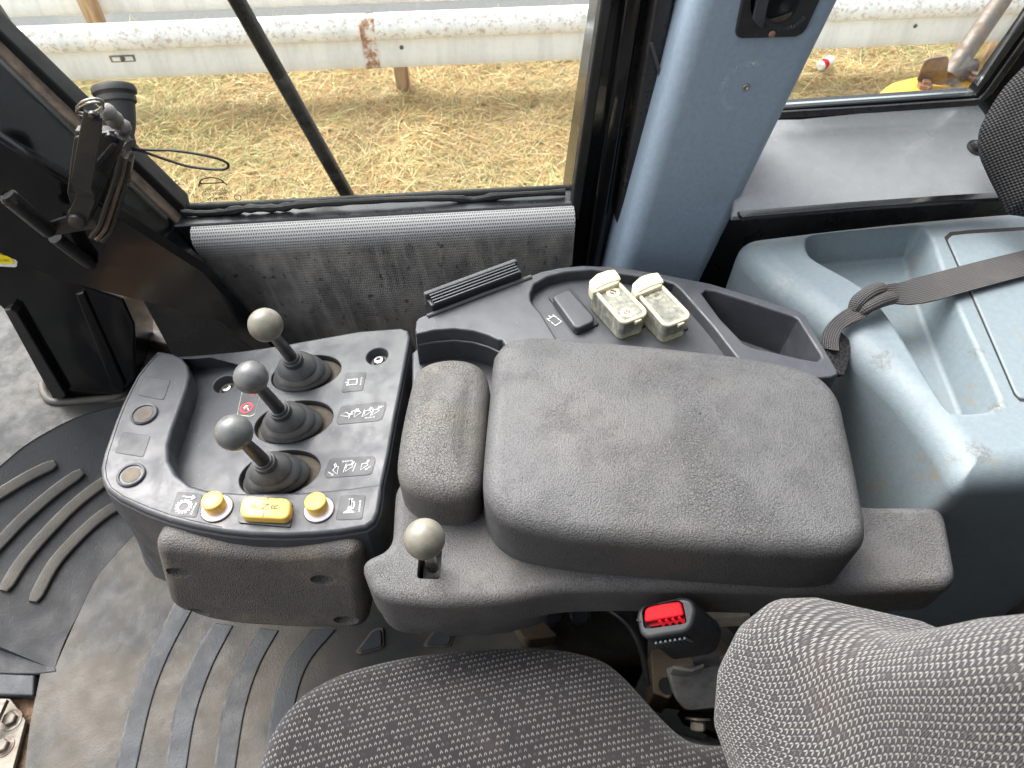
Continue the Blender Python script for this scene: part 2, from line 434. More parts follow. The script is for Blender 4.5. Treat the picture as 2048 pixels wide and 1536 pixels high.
M['grimy'] = plastic('grimy_metal', (.012, .010, .008), .7, dust=(.06, .043, .027), dusta=.6, grain=.001, gsc=300, mott=.6)
def metal(name, c, r=.35, rust=(.16, .07, .03), ra=.4, sc=30):
    k = NT(name); f = k.ramp(k.noise(sc, 6, .65), .48, .66, 0, ra); k.col(k.mix(f, c, rust))
    x = k.math('SUBTRACT', 1, f); k.l(x, k.b.inputs['Metallic']); k.rough(k.ramp(k.noise(sc * 2, 4), .3, .7, r * .8, r * 1.6)); k.bump(k.noise(sc * 8, 4, .6), .0006, .4); return k.m
M['steel'] = metal('bolt_steel', (.45, .44, .42), .3)
M['plate_steel'] = plastic('worn_zinc', (.10, .088, .070), .5, dust=(.26, .22, .17), dusta=.9, grain=.0006, gsc=300, mott=.7)
M['rusty'] = metal('rusty_tube', (.20, .17, .15), .5, (.15, .085, .05), .75, 22)
def blue(name, c, stain=.5, scuff=False, spots=()):
    k = NT(name); g = k.noise(18, 5, .6); f = k.noise(150, 3, .6)
    base = k.mix(k.ramp(f, .3, .7), tuple(x * .95 for x in c), tuple(min(1, x * 1.06) for x in c))
    st = k.math('MULTIPLY', k.ramp(k.noise(13, 6, .7), .56, .70, 0, stain), k.ramp(k.noise(70, 3, .7), .42, .6))
    base = k.mix(st, base, (.23, .19, .13))
    sp = k.math('MULTIPLY', k.ramp(k.vor(140), .03, .09, 1, 0), k.ramp(k.noise(33, 2), .58, .66, 0, .6)); base = k.mix(sp, base, (.62, .65, .66))
    if scuff:
        # a round rub mark left by something that was screwed on here
        p = k.n('ShaderNodeVectorMath', operation='DISTANCE'); k.l(k.obj, p.inputs[0]); p.inputs[1].default_value = scuff; d = p.outputs['Value']
        ringm = k.math('MULTIPLY', k.ramp(k.math('ABSOLUTE', k.math('SUBTRACT', d, .029)), .001, .0045, 1, 0), k.ramp(k.noise(700, 3, .7), .50, .60))
        ringm = k.math('MULTIPLY', ringm, k.ramp(k.noise(28, 2), .45, .62)); base = k.mix(ringm, base, (.7, .7, .68))
    for c_, r_, dark in spots:       # scuffs, ground-in dirt and dents shaded by colour, each with its own ragged outline
        p = k.n('ShaderNodeVectorMath', operation='DISTANCE'); k.l(k.obj, p.inputs[0]); p.inputs[1].default_value = c_
        q = k.math('DIVIDE', p.outputs['Value'], r_); q = k.math('ADD', q, k.math('MULTIPLY', k.math('SUBTRACT', k.noise(1.1 / r_, 5, .75), .5), 2.6))
        base = k.mix(k.math('MULTIPLY', k.ramp(q, .35, .95, .55, 0), k.ramp(k.noise(240, 4, .7), .36, .60)), base, dark)
    k.col(base); k.rough(k.ramp(g, .3, .7, .40, .56)); k.set(Specular_IOR_Level=.4)
    k.bump(k.noise(300, 3, .6, stretch=(1, 2.5, 1)), .0007, .45); k.bump(k.noise(1100, 2), .0002, .4)
    return k
BLUEBOX_COLOUR = (.180, .222, .243)
M['matrub'] = None
def matrub(name, c, dustc, da, lo=.40, hi=.62):
    k = NT(name); a = k.noise(5, 5, .6); b = k.noise(24, 5, .65); f = k.noise(260, 3, .6)
    base = k.mix(k.ramp(a, lo, hi, 0, da), c, dustc); base = k.mix(k.ramp(b, .40, .80, 0, .22), base, tuple(x * .62 for x in dustc))
    pit = k.vor(330); base = k.mix(k.ramp(pit, .1, .35, .22, 0), base, (.02, .02, .02))
    sp = k.math('MULTIPLY', k.ramp(k.vor(75), .02, .05, 1, 0), k.ramp(k.noise(21, 2), .56, .62, 0, .8)); base = k.mix(sp, base, (.5, .46, .4))
    k.col(base); k.rough(k.ramp(b, .3, .7, .42, .66)); k.set(Specular_IOR_Level=.22); k.bump(pit, .0005, .5); k.bump(f, .0003, .4); return k.m
M['floorpaint'] = paint('floor_paint', (.012, .0115, .011), .5, .3, .3)
M['ledge'] = matrub('ledge_rubber', (.028, .032, .033), (.042, .039, .033), .8)
M['mat'] = matrub('floor_mat_rubber', (.044, .046, .046), (.092, .081, .066), .9, .36, .62)
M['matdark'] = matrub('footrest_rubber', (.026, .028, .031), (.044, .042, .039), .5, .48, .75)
M['matrib'] = matrub('rib_rubber', (.050, .056, .062), (.074, .067, .057), .5, .5, .75)
M['matribd'] = matrub('footrest_rib_rubber', (.045, .045, .043), (.085, .078, .065), .8)
def trim():
    k = NT('perforated_trim'); x, y, _ = k.sep(k.uv)
    px = k.math('DIVIDE', x, .0058); py = k.math('DIVIDE', y, .0050); row = k.math('FLOOR', py)
    px = k.math('ADD', px, k.math('MULTIPLY', row, .5))
    dx = k.math('SUBTRACT', k.math('FRACT', px), .5); dy = k.math('SUBTRACT', k.math('FRACT', py), .5)
    d = k.math('SQRT', k.math('ADD', k.math('MULTIPLY', dx, dx), k.math('MULTIPLY', dy, dy)))
    dot = k.ramp(d, .18, .36, 1, 0)
    dust = k.noise(9, 5, .65, k.uv); st = k.noise(30, 5, .6, k.uv, stretch=(1, .12, 1)); sp = k.noise(55, 4, .7, k.uv)
    base = k.mix(k.ramp(dust, .35, .7), (.17, .16, .148), (.39, .365, .33))
    base = k.mix(k.ramp(st, .48, .68, 0, .65), base, (.44, .41, .37)); base = k.mix(k.ramp(sp, .56, .70, 0, .85), base, (.016, .015, .014))
    # highlight on the rounded roll painted in as a paler band with darker dots
    top = k.ramp(y, .052, .082, 1, 0)
    base = k.mix(k.math('MULTIPLY', top, .95), base, (.55, .555, .54))
    base = k.mix(k.math('MULTIPLY', dot, .30), base, (.022, .022, .022)); base = k.mix(k.math('MULTIPLY', dot, k.ramp(y, .052, .095, .85, 0)), base, (.085, .085, .082))
    k.col(base); k.rough(.55); k.set(Specular_IOR_Level=.35); k.bump(k.math('MULTIPLY', dot, -1), .0012, .8); k.bump(k.noise(900, 2, .5, k.uv), .0003, .4); return k.m
M['trim'] = trim()
def felt():
    k = NT('dirty_felt'); base = k.mix(k.ramp(k.noise(30, 6, .7), .35, .7), (.030, .025, .021), (.095, .072, .052)); k.col(k.mix(k.ramp(k.noise(9, 3), .5, .7, 0, .6), base, (.13, .085, .045))); k.rough(.95); k.bump(k.noise(240, 5, .7), .004, .9); return k.m
M['felt'] = felt()
def glass():
    k = NT('window_glass'); t = k.t; tr = t.nodes.new('ShaderNodeBsdfTransparent'); gl = t.nodes.new('ShaderNodeBsdfGlossy'); gl.inputs['Roughness'].default_value = .02
    tr.inputs['Color'].default_value = (.93, .955, .94, 1)
    fr = t.nodes.new('ShaderNodeFresnel'); fr.inputs[0].default_value = 1.45; mx = t.nodes.new('ShaderNodeMixShader')
    k.l(k.math('MULTIPLY', fr.outputs[0], .7), mx.inputs[0]); k.l(tr.outputs[0], mx.inputs[1]); k.l(gl.outputs[0], mx.inputs[2])
    df = t.nodes.new('ShaderNodeBsdfDiffuse'); df.inputs[0].default_value = (.6, .57, .5, 1); m2 = t.nodes.new('ShaderNodeMixShader')
    k.l(k.math('ADD', k.ramp(k.noise(6, 5, .6), .45, .8, .0, .05), k.math('MULTIPLY', k.ramp(k.vor(120), .03, .07, 1, 0), k.ramp(k.noise(30, 2), .58, .64, 0, .25))), m2.inputs[0])
    k.l(mx.outputs[0], m2.inputs[1]); k.l(df.outputs[0], m2.inputs[2]); k.l(m2.outputs[0], k.out.inputs[0]); return k.m
M['glass'] = glass()
def cover():
    """yellowed see-through switch guard"""
    k = NT('clear_cover'); t = k.t; tr = t.nodes.new('ShaderNodeBsdfTransparent'); tr.inputs[0].default_value = (.88, .87, .76, 1)
    k.col(k.mix(k.ramp(k.noise(60, 4, .7), .4, .7), (.36, .37, .32), (.55, .54, .44))); k.rough(.35); mx = t.nodes.new('ShaderNodeMixShader')
    k.l(k.math('ADD', k.ramp(k.noise(90, 5, .7), .35, .7, .40, .68), k.ramp(k.noise(160, 3, .6, stretch=(1, 1, .06)), .5, .7, 0, .25)), mx.inputs[0]); k.l(tr.outputs[0], mx.inputs[1]); k.l(k.b.outputs[0], mx.inputs[2]); k.l(mx.outputs[0], k.out.inputs[0]); return k.m
M['cover'] = cover()
M['cream'] = plastic('yellowed_plastic', (.60, .545, .37), .32, dust=(.5, .46, .34), dusta=.4, grain=0, mott=.06)
def web():
    k = NT('strap_webbing'); x, y, _ = k.sep(k.uv)
    a = k.math('SINE', k.math('MULTIPLY', k.math('ADD', x, y), 2 * math.pi / .0042)); b = k.math('SINE', k.math('MULTIPLY', k.math('SUBTRACT', x, k.math('MULTIPLY', y, .6)), 2 * math.pi / .0042)); h = k.math('MULTIPLY', a, b)
    base = k.mix(k.ramp(h, -.6, .8), (.026, .025, .026), (.112, .107, .107)); k.col(k.mix(k.ramp(k.noise(30, 4, co=k.uv), .45, .7, 0, .4), base, (.10, .085, .07))); k.rough(.75); k.bump(h, .001, .7); return k.m
M['web'] = web()
def velcro():
    k = NT('hook_tape'); l = k.vor(150, 'DISTANCE_TO_EDGE'); k.col(k.mix(k.ramp(l, .0, .05, .7, 0), (.012, .012, .013), (.13, .12, .12))); k.rough(.9); k.bump(k.noise(1500, 3), .0008, .8); return k.m
M['velcro'] = velcro()
def cloth():
    k = NT('woven_cloth'); x, y, _ = k.sep(k.uv); a = k.math('SINE', k.math('MULTIPLY', x, 2 * math.pi / .0058)); b = k.math('SINE', k.math('MULTIPLY', y, 2 * math.pi / .0050)); h = k.math('MULTIPLY', a, b)
    k.col(k.mix(k.ramp(h, -.4, .9), (.010, .010, .011), (.075, .073, .075))); k.rough(.9); k.set(Specular_IOR_Level=.2); k.bump(h, .0016, .8); return k.m
M['cloth'] = cloth()
def straw():
    k = NT('dry_grass'); at_ = k.n('ShaderNodeAttribute', attribute_name='tint'); k.col(at_.outputs['Color']); k.rough(.7); k.set(Specular_IOR_Level=.25); return k.m
M['straw'] = straw()
def ground():
    k = NT('ground_soil'); a = k.noise(1.1, 6, .6); b = k.noise(22, 6, .75, dist=1.2); c = k.noise(90, 4, .7, dist=2)
    base = k.mix(k.ramp(b, .35, .65), (.30, .21, .10), (.50, .37, .19)); base = k.mix(k.ramp(c, .42, .62, 0, .6), base, (.60, .47, .27)); base = k.mix(k.ramp(a, .55, .7, 0, .5), base, (.30, .31, .12)); k.col(base); k.rough(.95); k.bump(b, .04, .8); return k.m
M['ground'] = ground()
def asphalt():
    k = NT('asphalt'); k.col(k.mix(k.noise(60, 5, .7), (.07, .07, .072), (.15, .148, .145))); k.rough(.9); k.bump(k.noise(200, 3), .004); return k.m
M['asphalt'] = asphalt()
def rail():
    k = NT('painted_rail'); zz_ = k.ramp(k.sep(k.obj)[2], .37, .42, .12, 1); sc = k.noise(16, 5, .7, stretch=(1, 1, 2)); fl = k.noise(38, 5, .75); st = k.noise(14, 5, .65, stretch=(1, 1, .12))
    base = k.mix(k.ramp(st, .4, .7), (.89, .90, .91), (.76, .77, .79)); m = k.math('MULTIPLY', zz_, k.math('MULTIPLY', k.ramp(fl, .50, .57), k.ramp(sc, .43, .53))); base = k.mix(k.math('MULTIPLY', m, .62), base, (.42, .28, .17))
    base = k.mix(k.ramp(k.noise(5, 5, .7), .62, .74, 0, .35), base, (.50, .43, .35)); k.col(base); k.rough(.5); return k.m
M['rail'] = rail()
def rustp():
    k = NT('rust_scale'); k.col(k.mix(k.ramp(k.noise(22, 6, .7), .38, .6), (.24, .11, .065), (.52, .36, .28))); k.rough(.9); k.bump(k.noise(90, 4), .003); return k.m
M['rust'] = rustp()
def rustband():
    k = NT('rust_on_white_paint'); f = k.noise(17, 6, .7); k.col(k.mix(k.ramp(f, .40, .56), (.80, .78, .75), k.mix(k.ramp(k.noise(50, 4), .4, .6), (.33, .15, .085), (.50, .30, .20)))); k.rough(.8); return k.m
M['rustband'] = rustband()
M['brown_sheen'] = paint('brown_sheen_tube', (.030, .024, .018), .28, .4, .35)  # brown reflection on the black tube put into its base colour
def wood():
    k = NT('weathered_post'); n = k.noise(30, 5, .6, stretch=(1, 1, .1)); k.col(k.mix(k.ramp(n, .3, .7), (.30, .17, .09), (.52, .36, .22))); k.rough(.9); return k.m
M['wood'] = wood()
M['bodyyellow'] = paint('machine_yellow', (.72, .36, .03), .4, .2, .25)
M['sticker_y'] = plastic('yellow_sticker', (.80, .66, .01), .4, dusta=0, grain=0, mott=.02)
# ================================================================== OUTSIDE
GZ = -1.18
def sheet(pts, z0=None):
    bm = bmesh.new(); bm.faces.new([bm.verts.new(p) for p in pts]); bmesh.ops.recalc_face_normals(bm, faces=bm.faces)
    for f in bm.faces:
        if f.normal.z < 0: f.normal_flip()
    return bm
tag(put('ground', sheet([V((-150, -40, GZ)), V((150, -40, GZ)), V((150, 260, GZ)), V((-150, 260, GZ))]), M['ground'], wn=False), kind='structure')
tag(put('road', slab([ez(-120, 5.35, GZ + .03), ez(120, 5.35, GZ + .03), ez(120, 60, GZ + .03), ez(-120, 60, GZ + .03)], UP, .06), M['asphalt'], wn=False), kind='structure')
def grass():
    me = bpy.data.meshes.new('dry_grass'); vs = []; fs = []; cols = []; rng = random.Random(3)
    pal = [(.48, .34, .15), (.53, .39, .20), (.42, .29, .12), (.56, .46, .27), (.38, .26, .115), (.48, .28, .115), (.33, .205, .09)]; grn = [(.22, .28, .09), (.34, .36, .14), (.43, .42, .20)]
    for i in range(160000):
        ex = rng.uniform(-4.2, 4.6); d = rng.uniform(1.5, 5.3) if rng.random() < .93 else rng.uniform(5.3, 5.6)
        p = ez(ex, d, GZ); gn = mnoise.noise(V((p.x * .8, p.y * .8, 3))) ; cl = mnoise.noise(V((p.x * 2.6, p.y * 2.6, 9)))
        hz = .03 + .05 * max(0, cl)
        c = rng.choice(grn) if rng.random() < (.12 + max(0, gn) * 1.2) else rng.choice(pal)
        f = rng.uniform(.75, 1.2) * (1 + .25 * cl); c = tuple(min(.9, x * f) for x in c)
        az = mnoise.noise(V((p.x * 1.7, p.y * 1.7, 20))) * 3 + rng.gauss(0, 1.3); el = rng.uniform(-.15, .40) if rng.random() < .93 else rng.uniform(.4, .9)
        L = rng.uniform(.06, .22); wd = rng.uniform(.0011, .0030); a = V((math.cos(az), math.sin(az), 0)); s = V((-a.y, a.x, rng.uniform(-.5, .5))).normalized() * wd
        p = p + UP * rng.uniform(.0, hz); b = len(vs); sag = rng.uniform(.1, .6) * L; bend = s.normalized() * rng.uniform(-.25, .25) * L
        for k in range(4):
            t = k / 3; q = p + a * (L * t * math.cos(el)) + UP * (L * t * math.sin(el) - sag * t * t * .6) + bend * t * t; q.z = max(q.z, GZ + .004); ww = s * (1 - .75 * t)
            vs += [q - ww, q + ww]; cols += [c, c]
        for k in range(3): fs.append((b + 2 * k, b + 2 * k + 1, b + 2 * k + 3, b + 2 * k + 2))
    me.from_pydata(vs, [], fs); ca = me.color_attributes.new('tint', 'FLOAT_COLOR', 'POINT'); ca.data.foreach_set('color', [x for c in cols for x in (*c, 1)])
    o = bpy.data.objects.new('dry_grass', me); COL.objects.link(o); me.materials.append(M['straw']); tag(o, 'dry straw coloured mown grass on the ground below the guardrail', 'grass', kind='stuff')
grass()
BEAM = [(0, 0), (-.015, .004), (-.040, .016), (-.050, .045), (-.049, .09), (-.044, .13), (-.040, .155), (-.038, .175), (-.038, .187), (-.044, .193), (-.066, .203), (-.078, .232), (-.072, .275), (-.04, .322), (0, .333)]
def beam(e0, e1, d, z, off=0.0, n=24, h0=0, h1=15):
    prof = BEAM[h0:h1]; rings = []
    for i in range(n + 1):
        e = e0 + (e1 - e0) * i / n
        A = [ez(e, d + a - off, z + b) for a, b in prof]; B = [ez(e, d + a + .004 - off * .3, z + b) for a, b in reversed(prof)]
        rings.append(A + B)
    return loft(rings)
RD, RZ = 4.55, -.985
g = thing('guardrail', 'white painted steel guardrail with rusty seam, front one above the dry grass', 'guardrail', ez(0, RD, GZ), 'guardrails behind the cab')
seam = wall(737, 60, RD).dot(EX)
put('beam', beam(-9, seam, RD, RZ), M['rail'], g); put('beam', beam(seam - .04, 9, RD, RZ, .006), M['rail'], g)
put('rust_patch', beam(seam - .045, seam + .045, RD, RZ, .009, 2), M['rustband'], g, label='rusty brown band over the beam joint')
def slot(e, d, z, par):
    c = ez(e, d - .0455, z); put('bolt_slot', cut(slab(rnd([c + EX * a + UP * b for a, b in ((-.075, -.021), (.075, -.021), (.075, .021), (-.075, .021))], .008), -EN, .016, .002), slab(rnd([c + EX * a + UP * b - EN * .02 for a, b in ((-.062, -.013), (.062, -.013), (.062, .013), (-.062, .013))], .006), -EN, .030)), M['greymetal'], par)
    put('bolt', lathe(c - EN * .001, -EN, [(0, -.003), (.015, -.003), (.013, .004), (.006, .007), (0, .0075)], 16), M['rusty'], par)
for u, v in ((236, 80), (800, 60), (1838, 12)): slot(wall(u, v, RD).dot(EX), RD, RZ + .140, g)
def post(u, d, par, h=.62, m='wood', w_=.045):
    e = wall(u, 120, d).dot(EX); put('post', box(ez(e, d, GZ + h / 2), EX * w_, EN * .06, UP * (h / 2), .01), M[m], par)
post(800, RD + .075, g, .40); post(1985, RD + .075, g, .4)
g2 = thing('guardrail', 'far white guardrail on the road side, seen only along the top edge', 'guardrail', ez(0, RD + 1.0, GZ), 'guardrails behind the cab')
put('beam', beam(-9, 9, RD + .98, RZ + .0, 0), M['rail'], g2); post(226, RD + .86, g2, .6)
# litter in the grass
c0 = at(1652, 126, GZ + .075); cdir = (at(1700, 100, GZ + .085) - at(1640, 136, GZ + .06)).normalized()
cn = thing('drink_can', 'red and white drink can lying in the grass near the rusty tube', 'can', c0 - UP * .03)
put('can_body', lathe(c0 - cdir * .07, cdir, [(0, 0), (.022, 0), (.027, .006), (.033, .016), (.033, .115), (.024, .13), (.024, .134), (0, .132)], 24), M['white'], cn)
put('label_band', lathe(c0 - cdir * .07, cdir, [(.0332, .018), (.0338, .020), (.0338, .062), (.0332, .064)], 24), M['red'], cn)
# grab rails outside the side window
def rod(name, pts, r, mat, label, cat): return tag(put(name, tube(spl(pts, 6, False), r, 16), M[mat], ang=60), label, cat)
t1 = wall(440, -60, 1.05); t2 = wall(700, 400, 1.02); t3 = t2 + (t2 - t1) * .45
rod('grab_rail', [t1, t1.lerp(t2, .5), t2, t3], .0115, 'brown_sheen', 'slanting black tube outside the side window', 'rail')
t1 = wall(-70, -60, 1.0); t2 = wall(75, 152, .99); rod('mirror_arm', [t1, t1.lerp(t2, .5), t2], .012, 'greymetal', 'thin grey tube outside along the front edge of the side window', 'tube')
# yellow bodywork with a tube post behind the cab
YZ = .43
tag(put('yellow_fender', slab(rnd(pxz([(1730, 206), (1782, 164), (1838, 150), (2075, 112), (2150, 250), (1750, 260)], YZ), .02), UP, .06, .008), M['bodyyellow']), 'yellow bodywork corner outside the rear side window', 'fender')
hp = at(1893, 160, YZ + .01)
hr = thing('tube_post', 'rusty brown tube post bolted to the yellow bodywork', 'post', hp)
hd = (dep(2010, -10, 1.62) - hp); put('tube', tube([hp, hp + hd * .5, hp + hd, hp + hd * 1.5], .021, 18), M['rusty'], hr)
def fl(a, b, c, d):
    P, N = pl3(a, b, c); put('flange', slab(rnd([a, b, c, d], .012), N, .006, .0015), M['rusty'], hr)
fl(at(1832, 166, YZ + .004), at(1892, 172, YZ + .004), dep(1899, 112, 1.50), dep(1852, 118, 1.50))
fl(at(1900, 172, YZ + .004), at(1955, 152, YZ + .004), dep(1962, 116, 1.56), dep(1925, 118, 1.56))
for u, v in ((1848, 175), (1945, 160)): put('bolt', lathe(at(u, v, YZ), UP, [(0, 0), (.016, 0), (.016, .008), (.009, .009), (.009, .016), (0, .017)], 6), M['rust'], hr, ang=30)

# ================================================================== CAB SHELL
tag(put('floor', slab([V((-2.2, -.9, -.02)), V((1.6, -.9, -.02)), V((1.6, 1.25, -.02)), V((-2.2, 1.25, -.02))], UP, .08), M['floorpaint'], wn=False), kind='structure')
# lower side wall with its padded trim
SZ = .555
cw = thing('cab_side_wall', 'lower cab wall under the side window with dusty perforated trim', 'wall', ez(-.2, .93, 0))
put('wall_plate', box(ez(.42, .965, .245), EX * .97, EN * .02, UP * .25, .004), M['satinblack'], cw)
def profile_strip(prof, e0, e1, n=2, uvoff=0):
    bm = bmesh.new(); uvl = bm.loops.layers.uv.new('UVMap'); L = [0]
    for a, b in zip(prof, prof[1:]): L.append(L[-1] + math.hypot(b[0] - a[0], b[1] - a[1]))
    g_ = [[bm.verts.new(ez(e0 + (e1 - e0) * i / n, d, z)) for d, z in prof] for i in range(n + 1)]
    for i in range(n):
        for j in range(len(prof) - 1):
            f = bm.faces.new((g_[i][j], g_[i + 1][j], g_[i + 1][j + 1], g_[i][j + 1]))
            for lp, (ii, jj) in zip(f.loops, ((i, j), (i + 1, j), (i + 1, j + 1), (i, j + 1))): lp[uvl].uv = ((e0 + (e1 - e0) * ii / n), L[jj] + uvoff)
    return bm
tp = [(.900, .500), (.900, .555), (.876, .5572)]
for k in range(9):
    a = math.pi / 2 * k / 8; tp.append((.874 - .022 * math.sin(a), .5352 + .022 * math.cos(a)))
tp += [(.850, .45), (.848, .30), (.846, .08), (.90, .07)]
tp = tp[1:]
ebr = wall(1150, 430, .86).dot(EX)
tb_ = profile_strip(tp, -.72, ebr, 30)
pa, pb2 = wall(366, 462, .85), wall(505, 690, .848)
for v in tb_.verts:      # slanting front end, tucked behind the pillar
    e_ = v.co.dot(EX); lim = pa.dot(EX) + (pa.z - v.co.z) * (pb2.dot(EX) - pa.dot(EX)) / (pa.z - pb2.z)
    f_ = (e_ + .72) / (ebr + .72); v.co += EX * ((lim + (ebr - lim) * f_) - e_)
put('trim_panel', tb_, M['trim'], cw, ang=70, wn=False)
# sill: rubber seal, painted ledge and squeezed sealant
eL, eR = -.60, ebr
put('sill_ledge', loft([[ez(e, d, z) for d, z in ((.926, .5570), (.900, .5575), (.8785, .5600), (.8765, .5585), (.8765, .50), (.926, .50))] for e in (eL, eR)]), M['steelblue'], cw, ang=20)
sw = thing('side_window', 'large side window pane with black rubber seal looking onto the guardrail', 'window', ez(-.2, .925, SZ))
gl = pxw([(367, 413), (1150, 375), (1226, -140), (-210, -140)], .925)
put('glass_pane', slab(gl, -EN, .005), M['glass'], sw, smooth=False)
put('rubber_seal', tube([wall(u, v, .922) for u, v in ((366, 416), (500, 411), (700, 401), (900, 390), (1150, 378))], .0075, 10), M['sealrubber'], sw)
sp_ = [wall(u, v, .900) for u, v in ((362, 424), (400, 427), (450, 424), (500, 417), (555, 416), (600, 410), (700, 404), (800, 399), (900, 397), (945, 400), (1000, 392), (1130, 384))]
put('sealant_bead', tube(spl(sp_, 4, False), [.004 + .0028 * abs(mnoise.noise(V((i * .37, 1, 2)))) * 2 for i in range(len(sp_) * 4 - 3)], 8), M['sealrubber'], sw)
put('edge_seal', slab(pxw([(-220, -154), (-205, -140), (0, 61), (367, 413), (374, 442), (356, 446), (0, 110), (-215, -98)], .905), -EN, .03, .003), M['sealrubber'], sw)
# etched maker's mark on the glass: bow emblem and lines of small type, upside down from inside
o_ = wall(426, 372, .9195); ex_ = (wall(450, 371, .9195) - o_).normalized(); mk = []
mk.append(strokes([[(math.cos(a) * .017, math.sin(a) * .009 + .003) for a in [math.pi * k / 10 for k in range(11)]], [(-.017, .003), (.017, .003)], [(-.020, -.001), (-.015, .006)], [(.020, -.001), (.015, .006)]], o_ + UP * .002, ex_, UP, -EN, .0016))
for s_, z_, q_ in (('TEMPERED', -.006, .0072), ('LAMINATED', -.0125, .0072), ('43R-00544', -.0215, .007), ('M28', -.033, .004)): mk.append(textbm(s_, q_, o_ + UP * z_, -ex_, -UP, -EN))
mk.append(strokes([[(math.cos(a) * .0048, math.sin(a) * .0048) for a in [2 * math.pi * k / 12 for k in range(13)]]], o_ - UP * .0215 + ex_ * .029, ex_, UP, -EN, .0008))
put('glass_mark', join(*mk), M['blackink'], sw, wn=False)
# front pillar
fp = thing('front_pillar', 'glossy black slanting pillar at the front edge of the side window', 'pillar', at(560, 690, .02))
put('felt_strip', slab(pxw([(-215, -98), (0, 109), (362, 452), (376, 472), (355, 464), (0, 123), (-215, -82)], .885), -EN, .02, .003), M['tanstrip'], fp, label='tan rough edge strip')
rows = [pxw([(-220, -95), (-80, 40), (365, 461), (470, 566), (640, 740)], .882), pxw([(-220, -80), (-80, 55), (352, 466), (460, 572), (620, 740)], .868), pxw([(-240, 30), (-80, 190), (0, 262), (412, 528), (570, 700)], .80), pxw([(-240, 60), (-80, 215), (0, 285), (405, 545), (560, 712)], .79),
        pxw([(-260, 330), (-80, 470), (120, 560), (437, 640), (510, 700)], .80), pxw([(-260, 330), (-80, 470), (120, 560), (437, 640), (510, 700)], .86)]
bm = bmesh.new(); gv = [[bm.verts.new(p) for p in r] for r in rows]
for a, b in zip(gv, gv[1:]):
    for i in range(len(a) - 1): bm.faces.new((a[i], a[i + 1], b[i + 1], b[i]))
bmesh.ops.recalc_face_normals(bm, faces=bm.faces)
if sum(f.normal.y for f in bm.faces) > 0: bmesh.ops.reverse_faces(bm, faces=bm.faces)
put('pillar_body', bm, M['blackpaint'], fp, ang=22)
# dark front post standing on the mat ledge
PD = V((0, .885, 0)); PNv = V((0, -1, 0))
f2 = thing('front_post', 'black sheet metal post standing on the floor ledge with yellow warning label', 'post', at(170, 795, .10))
put('post_body', slab([onp(u, v, PD, PNv) for u, v in ((105, 799), (240, 790), (273, 758), (268, 650), (244, 600), (132, 560), (0, 262), (-160, 100), (-260, 100), (-260, 560), (-60, 560), (8, 622))], PNv, .10, .006), M['blackpaint'], f2)
put('post_rib', slab([onp(u, v, PD + V((0, -.006, 0)), PNv) for u, v in ((150, 590), (166, 585), (250, 770), (244, 786), (226, 784))], PNv, .02, .004), M['blackpaint'], f2)
put('side_fin', slab([onp(u, v, PD + V((0, -.014, 0)), PNv) for u, v in ((8, 622), (20, 618), (34, 626), (132, 792), (124, 798), (104, 797))], PNv, .016, .003), M['satinblack'], f2)
Pl = PD + V((0, -.012, 0))
put('warning_label', slab(rnd([onp(u, v, Pl, PNv) for u, v in ((-40, 440), (-2, 474), (35, 524), (33, 535), (-40, 531))], .004), PNv, .004, .0005), M['white'], f2, label='white bordered yellow warning label')
put('label_face', slab([onp(u, v, Pl + V((0, -.001, 0)), PNv) for u, v in ((-40, 450), (-4, 483), (28, 524), (26, 528), (-40, 526))], PNv, .003, .0003), M['sticker_y'], [c for c in f2.children if c.name.startswith('warning')][0])
wlb = [c for c in f2.children if c.name.startswith('warning')][0]; o_ = onp(4, 510, Pl + V((0, -.0015, 0)), PNv)
put('label_print', join(strokes([[(-.006, .007), (.0, .008), (.003, .004), (.007, .001), (.004, -.001), (-.002, .002)], [(-.006, .007), (-.002, .002)]], o_, V((1, 0, 0)), UP, PNv, .0007), textbm('34-1341', .006, o_ - UP * .011 - V((.004, 0, 0)), V((1, 0, 0)), UP, PNv)), M['blackink'], wlb, wn=False)
# ================================================================== FLOOR MAT
LZ = .10
Ac = spl([(-420, 1500), (-250, 1150), (-80, 1010), (0, 935), (60, 882), (150, 832), (240, 810), (340, 800), (470, 800)], 5, False) if False else None
def sp2(pts, n=5): return [(p.x, p.y) for p in spl([V((a, b, 0)) for a, b in pts], n, False)]
A_ = sp2([(-260, 1180), (-150, 1060), (-80, 1000), (0, 932), (60, 884), (150, 836), (240, 812), (340, 803), (470, 800)])
B_ = sp2([(108, 1338), (128, 1285), (150, 1240), (190, 1160), (225, 1115), (262, 1075), (300, 1035), (360, 985), (470, 930)])
mt = thing('rubber_floor_mat', 'dusty grey moulded rubber floor mat with curved raised ribs', 'floor mat', at(200, 1300, 0))
mat_poly = [(80, 1346), (60, 1440), (34, 1640), (1200, 1900), (1500, 1300), (900, 700), (400, 760), (330, 850), (190, 1150), (110, 1332)]
put('mat_sheet', slab(pxz(mat_poly, .006), UP, .012, .002), M['mat'], mt)
bm = bmesh.new(); rowsl = []
Nl = 14
for k in range(Nl + 1):
    t = k / Nl; s = t * t * (3 - 2 * t) if False else t
    rowsl.append([at(*a, LZ).lerp(at(*b, .0065), t) + UP * (LZ * ((1 - t) ** 1.45 - (1 - t))) for a, b in zip(A_, B_)])
last = rowsl[-1]; vv = [[bm.verts.new(p) for p in r] for r in rowsl]
for a, b in zip(vv, vv[1:]):
    for i in range(len(a) - 1): bm.faces.new((a[i], a[i + 1], b[i + 1], b[i]))
